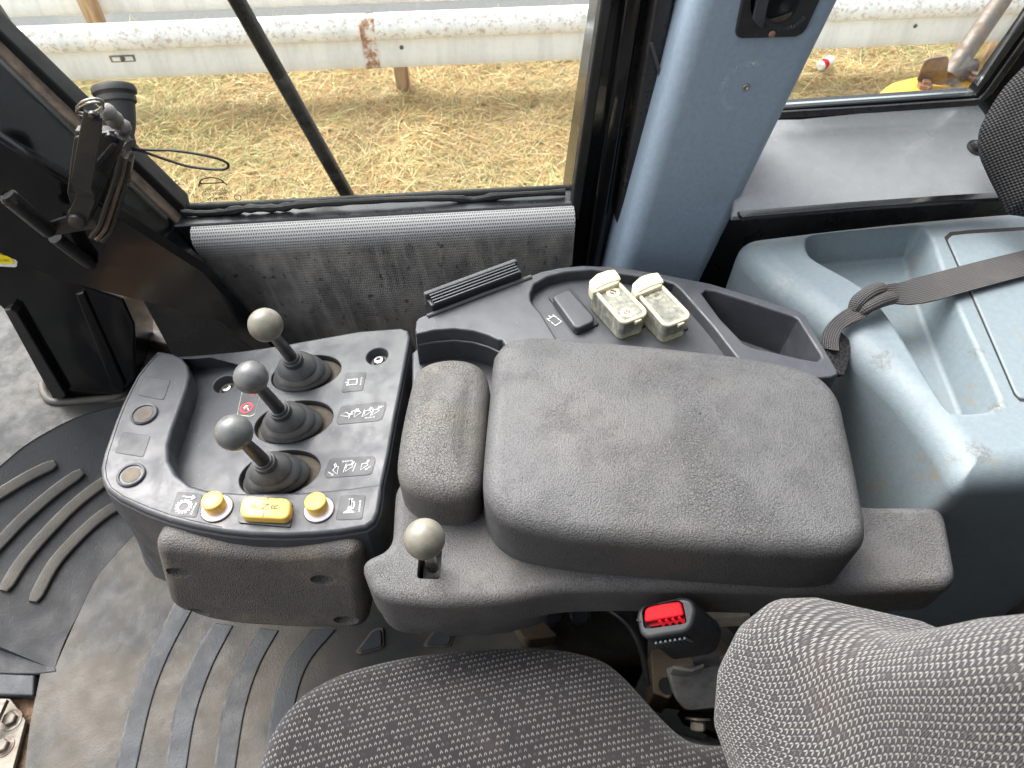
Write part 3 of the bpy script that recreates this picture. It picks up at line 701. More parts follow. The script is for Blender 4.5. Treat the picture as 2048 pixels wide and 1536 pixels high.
# end wall of the ramp, dropping to the floor
ew = [r[0] for r in vv]; lo = [bm.verts.new(V((v.co.x, v.co.y, -.015)) + V((.004, -.006, 0))) for v in ew]
for i in range(len(ew) - 1): bm.faces.new((ew[i], lo[i], lo[i + 1], ew[i + 1]))
bmesh.ops.recalc_face_normals(bm, faces=bm.faces)
bvh = BVHTree.FromBMesh(bm)
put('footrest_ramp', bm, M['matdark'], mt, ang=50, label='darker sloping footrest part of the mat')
put('ledge', slab(pxz([(-300, 500)] + [(-420, 1100)] + A_[1:] + [(470, 740), (380, 560)], LZ + .001), UP, .02, .0), M['ledge'], mt)
def hit(u, v):
    r = ray(u, v).normalized(); h = bvh.ray_cast(CAM, r); return (h[0], h[1]) if h[0] else (None, None)
for pts in ([(-30, 1008), (0, 989), (60, 953), (112, 928)], [(-40, 1130), (0, 1088), (50, 1036), (110, 984), (166, 944)], [(8, 1183), (50, 1118), (110, 1050), (160, 1002), (222, 955)], [(68, 1205), (105, 1135), (150, 1082), (200, 1036), (240, 1010)]):
    q = [hit(*p) for p in sp2(pts, 5)]; q = [x for x in q if x[0] is not None]
    if len(q) > 2:
        P = [x[0] for x in q]; U = [x[1] if x[1].z > 0 else -x[1] for x in q]; n = len(P)
        W = [.017 * min(1, .55 + 1.2 * min(i, n - 1 - i) / 3) + .006 for i in range(n)]
        put('rib', bar(P, None, U, W, .0075, .5), M['matribd'], mt, ang=60)
EDG = [([(352, 1205), (299, 1309), (260, 1415), (232, 1545)], [(386, 1215), (337, 1309), (302, 1404), (270, 1545)]),
       ([(430, 1245), (387, 1316), (355, 1404), (330, 1545)], [(466, 1250), (422, 1337), (390, 1432), (371, 1545)]),
       ([(522, 1255), (485, 1323), (450, 1404), (429, 1545)], [(557, 1260), (517, 1334), (489, 1422), (469, 1545)]),
       ([(626, 1258), (577, 1323), (555, 1373), (540, 1450), (533, 1545)], [(672, 1258), (622, 1318), (598, 1373), (583, 1450), (575, 1545)])]
for a, b in EDG:
    P = pxz(sp2(a, 6), .0085); Q = pxz(sp2(b, 6), .0085)
    put('rib', slab(P + list(reversed(Q)), UP, .004, .0022, 3), M['matrib'], mt, ang=50)
    # thin dark strip along one edge of each rib, standing in for its shading
    put('rib_shade', bar([p + UP * (-.0015) for p in P], None, UP, .0045, .0012), M['sealrubber'], mt, ang=60)
for tri in ([(716, 1300), (745, 1262), (762, 1258), (764, 1292), (722, 1304)], [(850, 1290), (868, 1264), (905, 1262), (898, 1290)]):
    put('drain_recess', slab(rnd(pxz(tri, .0125), .006), UP, .008, .002), M['matrib'], mt)
    put('rusty_edge', slab(rnd([p + (p - sum(pxz(tri, .008), V((0, 0, 0))) / len(tri)) * .22 for p in pxz(tri, .0092)], .008), UP, .004, .001), M['plugdust'], mt)
# mat lip round the post foot
put('post_collar', tube(spl([at(u, v, LZ + .004) for u, v in ((272, 745), (262, 768), (240, 792), (180, 800), (110, 804), (90, 790), (84, 768))], 5, False), .0075, 10), M['mat'], mt)
put('dust_patch', slab(spl(pxz([(200, 800), (222, 782), (262, 762), (290, 768), (268, 792), (230, 802)], LZ + .004), 4), UP, .003, .001), M['dusty'], mt)
# hole in the mat: dirt, plate with bolts
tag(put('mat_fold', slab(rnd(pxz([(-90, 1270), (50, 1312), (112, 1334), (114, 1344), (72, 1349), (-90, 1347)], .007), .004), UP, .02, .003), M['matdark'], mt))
def dirtbm():
    bm = bmesh.new(); bmesh.ops.create_grid(bm, x_segments=46, y_segments=46, size=.5)
    o = at(20, 1470, -.012)
    for v in bm.verts:
        v.co = o + V((v.co.x * .34, v.co.y * .34, 0)); v.co.z += .006 * mnoise.noise(v.co * 90) + .004 * mnoise.noise(v.co * 240)
    return bm
tag(put('dirt', dirtbm(), M['dirt'], ang=180, wn=False), 'brown caked dirt in the mat opening at the lower left', 'dirt', kind='stuff')
pb = thing('pedal_bracket', 'worn steel bracket plate with two hex bolts in the dirty mat opening', 'bracket', at(10, 1470, -.01))
put('plate', slab(rnd(pxz([(-60, 1395), (20, 1397), (51, 1440), (26, 1536), (10, 1600), (-60, 1600)], .004), .003), UP, .007, .0012), M['plate_steel'], pb)
for u, v in ((23, 1440), (7, 1493)):
    c = at(u, v, .004); put('hex_bolt', lathe(c, UP, [(0, -.001), (.0135, -.001), (.0135, .0015), (.0105, .002), (.0105, .0085), (.009, .010), (0, .0102)], 6), M['plate_steel'], pb, ang=25)
    put('washer', lathe(c, UP, [(0, -.001), (.0165, -.001), (.016, .0012), (0, .0012)], 24), M['rusty'], pb)
put('lever_arm', bar([at(u, v, .02) for u, v in ((-40, 1500), (-12, 1450), (10, 1402))], None, UP, .014, .008), M['rusty'], pb)
tag(put('steel_sill_strip', slab(rnd(pxz([(-60, 1345), (68, 1350), (66, 1391), (-60, 1388)], .012), .003), UP, .02, .003), M['matrib']), 'short smooth grey strip above the mat opening', 'strip')
# dirty insulation behind the console
tag(put('insulation_mat', slab(pxz([(225, 560), (470, 600), (640, 690), (640, 790), (330, 740), (290, 745), (262, 690)], .16), UP, .12, .01), M['felt']), 'dirty brown felt insulation behind the lever console', 'insulation')
tag(put('floor_channel', slab(rnd(pxz([(287, 664), (306, 656), (500, 692), (560, 715), (540, 735), (294, 682)], .185), .006), UP, .03, .006), M['grimy']), 'brown dusty channel bar lying behind the lever console', 'bar')

# ================================================================== LEVER CONSOLE
CZ = .50
PA, PB, PC = at(800, 660, CZ - .002), at(765, 966, CZ - .002), at(415, 760, CZ - .034)
PP = pl3(PA, PB, PC); PU = PP[1]
lc = thing('lever_console', 'black plastic lever console with yellow buttons and grey foam knee pad', 'console', at(480, 900, .10))
OUT = [(317, 701), (313, 703), (293, 725), (274, 749), (258, 778), (243, 809), (230, 840), (219, 871), (207, 905), (200, 935), (202, 958), (211, 977), (235, 996), (289, 1022), (336, 1039), (383, 1051), (446, 1063), (500, 1068), (570, 1070), (625, 1068), (678, 1063), (731, 1054), (748, 1042), (757, 1022), (762, 992), (764, 966), (776, 910), (789, 836), (805, 755), (820, 674), (816, 660), (802, 655), (721, 661), (613, 680), (570, 688), (484, 701), (420, 707), (383, 710), (360, 710), (340, 705)]
def onS(u, v): return at(u, v, CZ)
# housing: lower tub whose lid is the sloping lever panel
outp = [onp(u, v, PP[0], PP[1]) for u, v in [(352, 712), (320, 770), (290, 860), (268, 930), (300, 985), (420, 1020), (600, 1035), (735, 1020), (757, 1000), (764, 966), (776, 910), (789, 836), (805, 755), (820, 674), (816, 660), (802, 655), (721, 661), (613, 680), (570, 688), (484, 701), (420, 707), (383, 710)]]
panel = slab(outp, PU, .0, .004, 4, ext=V((0, 0, -.10)))
LV = [((612, 746), (139 / 2), (680, 738), (545, 765)), ((587, 843), 157 / 2, 0, 0), ((559, 946), 162 / 2, 0, 0)]
hx = (onp(802, 655, *PP) - onp(420, 707, *PP)).normalized(); hy = PU.cross(hx)
cuts = []; inner = []
for (c, hw, *_r) in LV:
    C = onp(*c, *PP); wr = (onp(c[0] + hw, c[1] - hw * .13, *PP) - C).length; hr_ = wr * .66
    ov = [C + hx * (wr * math.cos(a)) + hy * (hr_ * math.sin(a)) for a in [2 * math.pi * k / 40 for k in range(40)]]
    cuts.append(cutter(ov, PU, .016, .0015)); inner.append((C, wr, hr_))
SCR = [((754, 712), PP), ((448, 768), PP)]
for (u, v), _p in SCR:
    C = onp(u, v, *PP); cuts.append(cutter([C + hx * (.0145 * math.cos(a)) + hy * (.0145 * math.sin(a)) for a in [2 * math.pi * k / 32 for k in range(32)]], PU, .013, .002, .002))
panel = cut(panel, *cuts)
put('lever_panel', panel, M['plastic'], lc, ang=25)
for (u, v), _p in SCR:
    C = onp(u, v, *PP) - PU * .0128
    sc = put('screw', lathe(C, PU, [(0, 0), (.0078, 0), (.0078, .003), (.006, .0055), (.0032, .0062), (.0030, .0030), (0, .003)], 20), M['steel'], lc)
    put('washer', lathe(C, PU, [(.006, 0), (.0112, 0), (.0112, .0012), (.006, .0012)], 24), M['dusty'] if u < 500 else M['plastic_dark'], sc)
# raised U-shaped rim with the outer skin
OUTS = [onS(u, v) for u, v in OUT[:26]]
INN = [(764, 966), (700, 975), (600, 984), (500, 986), (420, 981), (381, 970), (352, 948), (337, 920), (336, 890), (344, 860), (360, 815), (374, 775), (379, 750), (374, 728), (362, 714), (345, 706)]
rim = slab(OUTS + [onS(u, v) for u, v in INN[1:]], UP, .0, .0045, 4, ext=V((0, 0, -.085)))
# skirt from the rim down to the floor side
def ring(pts, z): return [at(u, v, z) for u, v in pts]
sk0 = [onS(u, v) for u, v in OUT]
def off(loop, d, dz): return [p + n * d + UP * dz for p, n in zip(loop, inward(loop, UP))]
so_ = orient(sk0, UP)
NW = inward(so_, UP)
def offx(d, dz, df): return [p + n * (-d * max(0, n.x) ** .7 + df * max(0, n.y)) + UP * dz for p, n in zip(so_, NW)]
lo0 = off(so_, .0030, -.0045); lo1 = off(so_, -.0015, -.010); lo2 = off(so_, -.0055, -.042); lo3 = offx(.008, -.09, -.001)
lo4 = offx(.024, -.155, .012); lo5 = offx(.046, -.23, .03)
def clampP(l, dz):  # keep the skirt under the sloping panel at the back
    out = []
    for p in l:
        zp = PP[0].z - (PU.x * (p.x - PP[0].x) + PU.y * (p.y - PP[0].y)) / PU.z
        lim = zp - .004 + dz
        out.append(V((p.x, p.y, min(p.z, lim) if p.y > .50 and p.x > -.40 else p.z)))
    return out
skirt = loft([clampP(lo0, 0), clampP(lo1, -.004), lo2, lo3, lo4, lo5], False, True)
put('housing', join(rim, skirt), M['plastic'], lc, ang=30)
# outer groove line of the rim
put('edge_groove', tube([p - UP * .0012 for p in off(so_[:0] + orient(OUTS, UP), 0, 0)] if False else [p + (sum(OUTS, V((0, 0, 0))) / len(OUTS) - p).normalized() * .0062 + UP * .0001 for p in OUTS[1:17]], .0006, 6), M['sealrubber'], lc)
# plugs and blanking squares on the left strip
def disc(u, v, r, zz=.0):
    C = at(u, v, CZ); p = put('round_plug', lathe(C, UP, [(0, -.002), (r, -.002), (r, .0022), (r - .0012, .0032), (r - .0028, .0028), (r - .0034, .0012), (0, .0012)], 36), M['plastic'], lc)
    put('plug_insert', lathe(C, UP, [(0, 0), (r - .0052, 0), (r - .006, .0017), (0, .0018)], 30), M['plugdust'], p)
disc(289, 829, .0162); disc(263, 951, .0162)
def square(pts, P=None, mat='plate', h=.0006):
    q = rnd([onp(u, v, *P) if P else at(u, v, CZ) for u, v in pts], .003); n = P[1] if P else UP
    c = sum(q, V((0, 0, 0))) / len(q)
    o = put('label_plate', slab([p + n * h for p in q], n, .002, .0004, 2), M[mat], lc)
    put('plate_gap', slab([c + (p - c) * 1.035 + n * (h * .45) for p in q], n, .002, .0001, 2), M['sealrubber'], o)
    return o
square([(289, 752), (341, 761), (327, 800), (275, 790)]); square([(246, 865), (301, 872), (286, 914), (230, 905)])
SP = (at(400, 1000, CZ), UP)
square([(356, 984), (405, 989), (392, 1035), (340, 1031)], SP); square([(682, 992), (731, 991), (724, 1038), (672, 1040)], SP)
square([(692, 747), (733, 744), (725, 781), (684, 785)], PP); lb2 = [(684, 813), (770, 804), (772, 812), (764, 838), (755, 842), (677, 849), (674, 842)]
square(lb2, PP); square([(662, 918), (745, 913), (751, 920), (743, 947), (735, 950), (655, 956), (650, 948)], PP)
def fr(u0, v0, u1, v1, P, lift=.0008):
    """frame on a plane: origin at (u0,v0), x towards (u1,v1)"""
    o = onp(u0, v0, *P) + P[1] * lift; x = (onp(u1, v1, *P) + P[1] * lift - o); L = x.length; x.normalize(); return o, x, P[1].cross(x), P[1], L
# gear with arrow
o, x, y, n, L = fr(368, 1014, 392, 1017, SP); g_ = []
for k in range(14):
    a = 2 * math.pi * k / 14; g_.append([(math.cos(a) * .0066, math.sin(a) * .0066), (math.cos(a) * .0088, math.sin(a) * .0088)])
gl_ = [strokes([[(math.cos(a) * .0062, math.sin(a) * .0062) for a in [2 * math.pi * k / 28 for k in range(29)]]], o, x, y, n, .0016), strokes(g_, o, x, y, n, .0017),
       strokes([[(-.006, .0125), (.008, .0125)], [(.0045, .0150), (.008, .0125), (.0045, .0100)]], o, x, y, n, .0012), textbm('3C7-4184 01', .0030, o + x * .0122 - y * .001, y, -x, n)]
put('gear_symbol', join(*gl_), M['white'], lc, wn=False)
# horn
o, x, y, n, L = fr(700, 1014, 724, 1013, SP); h_ = []
h_.append(strokes([[(-.0062, -.0075), (.0052, -.0075)], [(-.0058, -.0072), (-.002, -.0045), (-.0004, .001), (-.0004, .0095)], [(.0050, -.0072), (.0018, -.0045), (.0008, .001), (.0008, .0095)], [(-.0016, .0095), (.0022, .0095)], [(.0010, .0065), (.0040, .006), (.0048, .002), (.0040, -.0022), (.0010, -.003)]], o, x, y, n, .0012))
h_.append(strokes([[(-.004, -.0066), (.0034, -.0066)], [(-.0018, -.005), (.0014, -.005)], [(.0001, -.004), (.0001, .008)]], o, x, y, n, .0018)); h_.append(textbm('149-0945 00', .0029, o + x * .0112, y, -x, n))
put('horn_symbol', join(*h_), M['white'], lc, wn=False)
# auxiliary (dashed box) symbol
def dashbox(o, x, y, n, s, w_):
    return strokes([[(-1.0 * s, .7 * s), (-.2 * s, .7 * s)], [(.05 * s, .7 * s), (.5 * s, .7 * s)], [(.75 * s, .7 * s), (1.1 * s, .7 * s), (1.1 * s, .35 * s)], [(1.1 * s, .15 * s), (1.1 * s, -.25 * s)], [(1.1 * s, -.4 * s), (1.1 * s, -.7 * s), (.8 * s, -.7 * s)], [(.55 * s, -.7 * s), (.1 * s, -.7 * s)], [(-.2 * s, -.7 * s), (-1.0 * s, -.7 * s)], [(-.75 * s, .65 * s), (-.75 * s, -.65 * s)], [(-1.25 * s, 0), (-.75 * s, 0)]], o, x, y, n, w_)
o, x, y, n, L = fr(704, 765, 724, 763.5, PP)
put('aux_symbol', join(dashbox(o, x, y, n, .0064, .0012), textbm('363-9862 00', .0026, o + x * .0125, y, -x, n)), M['white'], lc, wn=False)
# bucket symbols
def bucket(cx, cy, rot=0, s=1.0, flip=1):
    def T(p):
        a, b = p[0] * flip, p[1]; c, d = math.cos(rot), math.sin(rot); return (cx + s * (a * c - b * d), cy + s * (a * d + b * c))
    return [[T(p) for p in l] for l in ([(-.0035, .0035), (.0020, .0040), (.0042, .0015), (-.0045, -.0050), (-.0035, .0035)], [(.0014, .0042), (.0036, .0085)], [(.0030, .0034), (.0054, .0078)])]
def vline(cx, s=.0055, k=.0012): return [[(cx - k, -s), (cx + k, s)]]
def arrow(x0, y0, x1, y1, q=.0022):
    d = math.atan2(y1 - y0, x1 - x0); return [[(x0, y0), (x1, y1)], [(x1 - q * math.cos(d - .6), y1 - q * math.sin(d - .6)), (x1, y1), (x1 - q * math.cos(d + .6), y1 - q * math.sin(d + .6))]]
o, x, y, n, L = fr(722, 828, 765, 823, PP); k_ = L / 43
ln = bucket(-.0195, .0, -.9) + [[(-.0150, -.0055), (-.0138, -.001), (-.0128, .001), (-.0118, .0052)]] + arrow(-.0115, .0055, -.0060, .0058) + bucket(-.0040, 0, 0, 1, 1)[:1] + [[(-.0040, .0040), (-.0062, .0085)], [(-.0022, .0040), (-.0044, .0085)]] + vline(.0032) + bucket(.0088, 0) + vline(.0142) + bucket(.0195, 0) + arrow(.0290, .0078, .0242, .0070)
put('bucket_symbols', join(strokes(ln, o, x, y, n, .0006), textbm('189-2077 00', .0026, o + x * .012 - y * .0082, x, y, n)), M['white'], lc, wn=False)
o, x, y, n, L = fr(699, 936, 740, 932, PP)
ln = bucket(-.0150, -.001, .9) + arrow(-.0248, -.0035, -.0185, -.0085) + vline(-.0055) + bucket(.0002, 0) + vline(.0062) + bucket(.0185, 0) + arrow(.0255, -.001, .0200, -.0055)
put('bucket_symbols', join(strokes(ln, o, x, y, n, .0006), textbm('189-2078 00', .0026, o - x * .003 + y * .0096, -x, -y, n)), M['white'], lc, wn=False)
# prohibition label half hidden behind the middle knob
PR = [(486, 786), (538, 735), (536, 742), (520, 786), (509, 829), (500, 834), (476, 832), (474, 826)]
wl = put('warning_plate', slab(rnd([p + PU * .0007 for p in pxp([(487, 770), (528, 740), (536, 744), (509, 830), (501, 834), (474, 831)], PP)], .003), PU, .002, .0003, 2), M['offwhite'], lc)
cc = sum(pxp([(487, 770), (528, 740), (536, 744), (509, 830), (501, 834), (474, 831)], PP), V((0, 0, 0))) / 6
put('plate_face', slab(rnd([cc + (p - cc) * .965 + PU * .0010 for p in pxp([(487, 770), (528, 740), (536, 744), (509, 830), (501, 834), (474, 831)], PP)], .003), PU, .002, .0003, 2), M['plate'], wl)
for u, v in ((494, 817), (508, 781)):
    o, x, y, n, L = fr(u, v, u + 20, v - 2, PP, .0012); r = .0078
    put('ban_ring', join(strokes([[(math.cos(a) * r, math.sin(a) * r) for a in [2 * math.pi * k / 30 for k in range(31)]], [(-r * .7, -r * .7), (r * .7, r * .7)]], o, x, y, n, .0017)), M['redink'], wl, wn=False)
    put('ban_pictogram', strokes([[(-.0045, .001), (-.001, .0045), (.001, .003), (-.002, -.001), (-.0045, .001)], [(.0005, .001), (.0035, -.004)]], o - n * .0001, x, y, n, .0012), M['white'], wl, wn=False)
# push buttons and rocker on the front strip
for u, v, r in ((434, 1017, .0172), (638, 1019, .0165)):
    C = at(u, v, CZ); ax = (UP + V((-.03, .05, 0))).normalized()
    b = put('button_bezel', lathe(C, ax, [(0, -.001), (r, -.001), (r, .001), (r - .0015, .0018), (.0115, .0016), (.0105, .0014), (0, .0014)], 36), M['lilac'], lc)
    put('yellow_button', lathe(C + V((-.0015, .002, 0)), ax, [(0, 0), (.0118, 0), (.0122, .0125), (.0118, .0140), (.0105, .0150), (.006, .0154), (0, .0155)], 36), M['yellow'], b)
    put('bezel_ring', lathe(C, ax, [(r - .0004, -.001), (r + .0009, -.001), (r + .0009, .0009), (r - .0004, .0011)], 36), M['dusty'], b)
rk = put('rocker_frame', slab(rnd(pxz([(480, 1000), (585, 1004), (581, 1054), (476, 1045)], CZ + .0022), .003), UP, .004, .0008, 2), M['plastic_dark'], lc)
RU = UP; RZt = CZ + .0125
ry = put('yellow_rocker', slab(spl(rnd(pxz([(484, 991), (582, 996), (578, 1038), (478, 1033)], RZt), .010, 6), 1), RU, .011, .0028, 4), M['yellow'], rk)
o = at(531, 1013, RZt + .0001); x = (at(580, 1015, RZt) - at(482, 1012, RZt)).normalized(); y = UP.cross(x)
fx = [textbm('F', .0115, o - x * .0115, y, -x, UP), textbm('N', .0115, o, y, -x, UP), strokes([[(0, .0080), (0, .0122)], [(0, -.0080), (0, -.0122)]], o, x, y, UP, .0010)]
put('rocker_lettering', join(*fx), M['greyink'], ry, wn=False)
put('rocker_lettering', textbm('R', .0115, o + x * .0105, y, -x, UP), M['greyink'], ry, wn=False)
# knee pad, tilted foam block with four bolt dimples
k0, k1, k2 = at(340, 1095, .484), at(690, 1105, .484), at(500, 1258, .318)
KP = pl3(k0, k1, k2); KN = KP[1]
kp = rnd(pxp([(298, 1084), (420, 1098), (540, 1106), (720, 1099), (738, 1265), (600, 1264), (480, 1257), (405, 1244), (334, 1218)], KP), [.024, .02, .02, .026, .026, .02, .02, .02, .026], 8)
pad = slab(kp, KN, .055, .018, 6)
dim = [tmp for tmp in []]
for u, v in ((350, 1146), (640, 1160), (388, 1226), (686, 1241)):
    c = onp(u, v, *KP); b = ball(V((0, 0, 0)), .0125, 20)
    kx = (k1 - k0).normalized(); ky = KN.cross(kx); Mx = Matrix((kx * 1.25, ky * .8, KN)).transposed()
    bmesh.ops.transform(b, matrix=Mx.to_4x4(), verts=b.verts); bmesh.ops.translate(b, verts=b.verts, vec=c - KN * .001 + kx * .004); dim.append(b)
put('knee_pad', cut(pad, *dim), M['padfoam'], lc, ang=40)

# ------------------------------------------------------------------ control levers
def lever(i, B, C, hC, K, Rpx, dK, labels, km):
    b0 = onp(*B, *PP) - PU * .004; c1 = onp(*C, PP[0] + PU * hC, PU); kc = dep(*K, dK); R = Rpx * dK / F * .965
    lv = thing('control_lever', labels, 'control lever', b0, 'control levers on the lever console')
    C0, wr, hr_ = inner[i]
    put('dust_plate', slab([C0 - PU * .009 + hx * ((wr - .0008) * math.cos(a)) + hy * ((hr_ - .0008) * math.sin(a)) for a in [2 * math.pi * k / 40 for k in range(40)]], PU, .005), M['dusty'], lv)
    prof = [(0, 1.0), (.015, 1.04), (.05, 1.05), (.12, 1.0), (.20, .90), (.25, .79), (.262, .71), (.266, .86), (.285, .89), (.33, .86), (.42, .75), (.48, .63), (.492, .54), (.496, .64), (.515, .67), (.56, .64), (.66, .52), (.73, .40), (.75, .31), (.76, .345), (.86, .345), (.92, .33), (.93, .28), (1.0, .265)]
    rings = []
    ra = (kc - c1).normalized()
    for s, r in prof:
        ctr = b0.lerp(c1, s) - PU * .001; n = PU.lerp(ra, min(1, s * .75)).normalized(); X = (hx - n * hx.dot(n)).normalized(); Y = n.cross(X)
        rx = r * .0380; ryy = r * .0375 * (.70 + .30 * min(1, s * 1.25))
        rings.append([ctr + X * (rx * math.cos(a)) + Y * (ryy * math.sin(a)) for a in [2 * math.pi * k / 40 for k in range(40)]])
    put('boot', loft(rings), M['rubber'], lv, ang=32)
    sh = [c1 - ra * .006, c1.lerp(kc, .25), c1.lerp(kc, .6), kc - ra * R * .5]
    put('shaft', tube(sh, [.0078, .0076, .0066, .0062], 20), M['plastic_dark'], lv, ang=70)
    kb = ball(kc, R, 40); put('knob', kb, M[km], lv, ang=180, wn=False)
lever(0, (603, 748), (580, 711), .050, (531, 650), 35.5, .765, 'control lever with paler worn ball knob, furthest from the yellow buttons', 'knob_pale')
lever(1, (582, 848), (555, 815), .050, (502, 755), 35.2, .752, 'middle control lever, its dark ball knob covering a red warning label', 'knob')
lever(2, (552, 950), (524, 919), .050, (468, 865), 38.3, .722, 'control lever with black ball knob nearest the yellow buttons', 'knob')
# ================================================================== ARMREST AND ITS BASE
AZ = .598
ar = [(985, 712), (992, 693), (1008, 676), (1035, 666), (1075, 663), (1160, 668), (1300, 681), (1420, 694), (1510, 706), (1590, 722), (1640, 741), (1672, 768), (1690, 800), (1702, 850), (1718, 920), (1732, 990), (1741, 1040), (1738, 1072), (1718, 1092), (1680, 1100), (1600, 1100), (1450, 1092), (1300, 1082), (1150, 1068), (1060, 1052), (1010, 1032), (980, 1002), (966, 965), (966, 920), (972, 850), (979, 780)]
tag(put('armrest', slab(spl(pxz(ar, AZ - .004), 4), UP, .088, .020, 6, dome=.010, rings=7), M['armfoam'], ang=60), 'large padded grey black armrest with fine cracks and brown wear', 'armrest')
wr = [(818, 765), (826, 738), (845, 719), (875, 709), (912, 706), (948, 713), (970, 730), (979, 760), (977, 800), (972, 870), (966, 930), (958, 965), (936, 985), (890, 990), (840, 980), (806, 960), (791, 930), (793, 890), (803, 830)]
tag(put('wrist_rest', slab(spl(pxz(wr, .578), 4), UP, .085, .022, 6, dome=.007, rings=6), M['wristfoam'], ang=60), 'small worn brownish foam pad in front of the large armrest', 'wrist rest')
BZ = .515
ab = thing('foam_console', 'black grained foam console under the armrest with lever slot', 'console', at(1300, 1180, .40))
bp = [(724, 1132), (722, 1115), (740, 1103), (768, 1092), (782, 1070), (786, 1020), (790, 960), (900, 900), (1400, 900), (1720, 1010), (1880, 1009), (1897, 1024), (1906, 1060), (1922, 1130), (1912, 1158), (1850, 1178), (1700, 1180), (1500, 1178), (1300, 1172), (1150, 1172), (1060, 1180), (1020, 1198), (960, 1206), (860, 1206), (790, 1198), (752, 1184), (738, 1160)]
bp = [(716, 1118), (782, 1092), (790, 960), (900, 900), (1400, 900), (1720, 1008), (1892, 1008), (1924, 1172), (1700, 1184), (1300, 1176), (1120, 1178), (1000, 1206), (860, 1210), (748, 1196)]
base = slab(rnd(pxz(bp, BZ), [.02, .03, .02, .02, .02, .02, .022, .022, .03, .03, .03, .03, .03, .03], 6), UP, .058, .013, 5)
bl = [(742, 1190), (760, 1150), (800, 1130), (1000, 1130), (1062, 1165), (1058, 1200), (1034, 1212), (960, 1214), (860, 1214), (770, 1206)]
bl = [(718, 1122), (790, 1100), (1040, 1130), (1120, 1150), (1092, 1181), (1000, 1204), (860, 1208.5), (749, 1194.5)]
low = slab([p - UP * .02 for p in rnd(pxz(bl, BZ), [.02, .03, .03, .03, .05, .03, .03, .03], 7)], UP, .082, .002, 4, draft=-.003, br=.008)
slot_c = at(861, 1112, BZ); sx = (at(885, 1114, BZ) - at(838, 1112, BZ)) / 2; sy = V((0, .034, 0))
cutm, cutm2 = [slab(rnd([slot_c + sx * a + sy * b for a, b in ((-1.0, -.75), (.95, -.75), (.95, 1), (-1.0, 1))], .004), UP, .07) for _ in (0, 1)]
for c_ in (cutm, cutm2): bmesh.ops.translate(c_, verts=c_.verts, vec=UP * .02)
put('base_cover', cut(base, cutm), M['basefoam'], ab, ang=45)
nz = []
for u, v in ((905, 1262),): 
    c = at(u, v + 8, BZ - .10); nz.append(box(c, V((.022, 0, 0)), V((0, .03, 0)), V((0, 0, .012)), .006))
nt_ = lathe(at(872, 1268, BZ - .10) + V((0, -.05, 0)), V((0, 1, 0)), [(.017, 0), (.017, .09)], 20)
put('front_skirt', cut(low, cutm2, nt_), M['basefoam'], ab, ang=45)
put('slot_bottom', slab([slot_c + sx * a * .98 + sy * b * .98 - UP * .046 for a, b in ((-1, -1), (1, -1), (1, 1), (-1, 1))], UP, .004), M['plastic_dark'], ab)
# finger scoop and dimple in front of the slot
if 0: put('slot_scoop', lathe(at(862, 1152, BZ - .006), UP, [(0, .0), (.017, .001), (.020, .004), (.0205, .0035), (.02, -.004)], 28, 1, 1.25), M['basefoam'], ab)
if 0: put('foam_seam', tube(spl([at(u, v, BZ + .0002) for u, v in ((1745, 1016), (1870, 1017), (1888, 1030), (1897, 1062), (1912, 1125))], 5, False), .0009, 6), M['sealrubber'], ab)
tl = thing('tilt_lever', 'armrest adjusting lever with pale worn ball knob in the slot', 'lever', slot_c - UP * .03)
kc = dep(849, 1078, .628); put('shaft', tube([slot_c - UP * .028, slot_c.lerp(kc, .5), kc], .006, 14), M['steel'], tl); put('knob', ball(kc, 43 * .628 / F * .965, 40), M['knob_pale'], tl, ang=180, wn=False)

# ================================================================== SWITCH TRAY
TZ = .568
swc = thing('switch_tray', 'black plastic side tray with rocker switches, air vent and storage bin', 'tray', at(1300, 640, .40))
tr = [(832, 642), (836, 636), (843, 632), (942, 595), (1046, 557), (1080, 543), (1117, 535), (1165, 530), (1236, 533), (1324, 547), (1420, 566), (1510, 593), (1600, 622), (1612, 632), (1640, 680), (1674, 738), (1676, 748), (1664, 754), (1600, 760), (1400, 800), (1150, 780), (1030, 720), (1004, 680), (994, 679), (976, 670), (945, 661), (907, 657), (867, 660), (843, 666), (832, 668), (830, 660)]
tray = slab(pxz(tr, TZ), UP, .075, .003, 3, draft=.002)
rc = [(1062, 600), (1061, 587), (1069, 568), (1095, 553), (1130, 544), (1183, 539), (1253, 549), (1320, 559), (1348, 568), (1362, 580), (1425, 652), (1478, 720), (1380, 830), (1180, 790), (1108, 668), (1082, 625), (1066, 608)]
bn = [(1404, 587), (1412, 580), (1430, 582), (1500, 604), (1584, 632), (1596, 638), (1640, 708), (1642, 716), (1634, 722), (1600, 716), (1502, 693), (1488, 686), (1440, 636)]
tray = cut(tray, cutter(pxz(rc, TZ), UP, .016, .003, .001), cutter(pxz(bn, TZ), UP, .062, .003, .008, br=.004))
put('tray_body', tray, M['plastic'], swc, ang=28)
ra1 = [(831, 672), (834, 668), (867, 662), (907, 660), (945, 664), (976, 673), (1000, 685), (1010, 700), (1000, 760), (830, 760)]
put('lower_step', slab(pxz([(824, 705), (840, 690), (880, 682), (925, 682), (965, 690), (1010, 712), (1010, 790), (824, 790)], TZ - .055), UP, .05, .004), M['plastic'], swc)
put('side_wall', tube([p - UP * .020 for p in pxz([(834, 668), (867, 662), (907, 659), (945, 663), (976, 672), (1000, 683)], TZ)], .0018, 8), M['plastic'], swc)
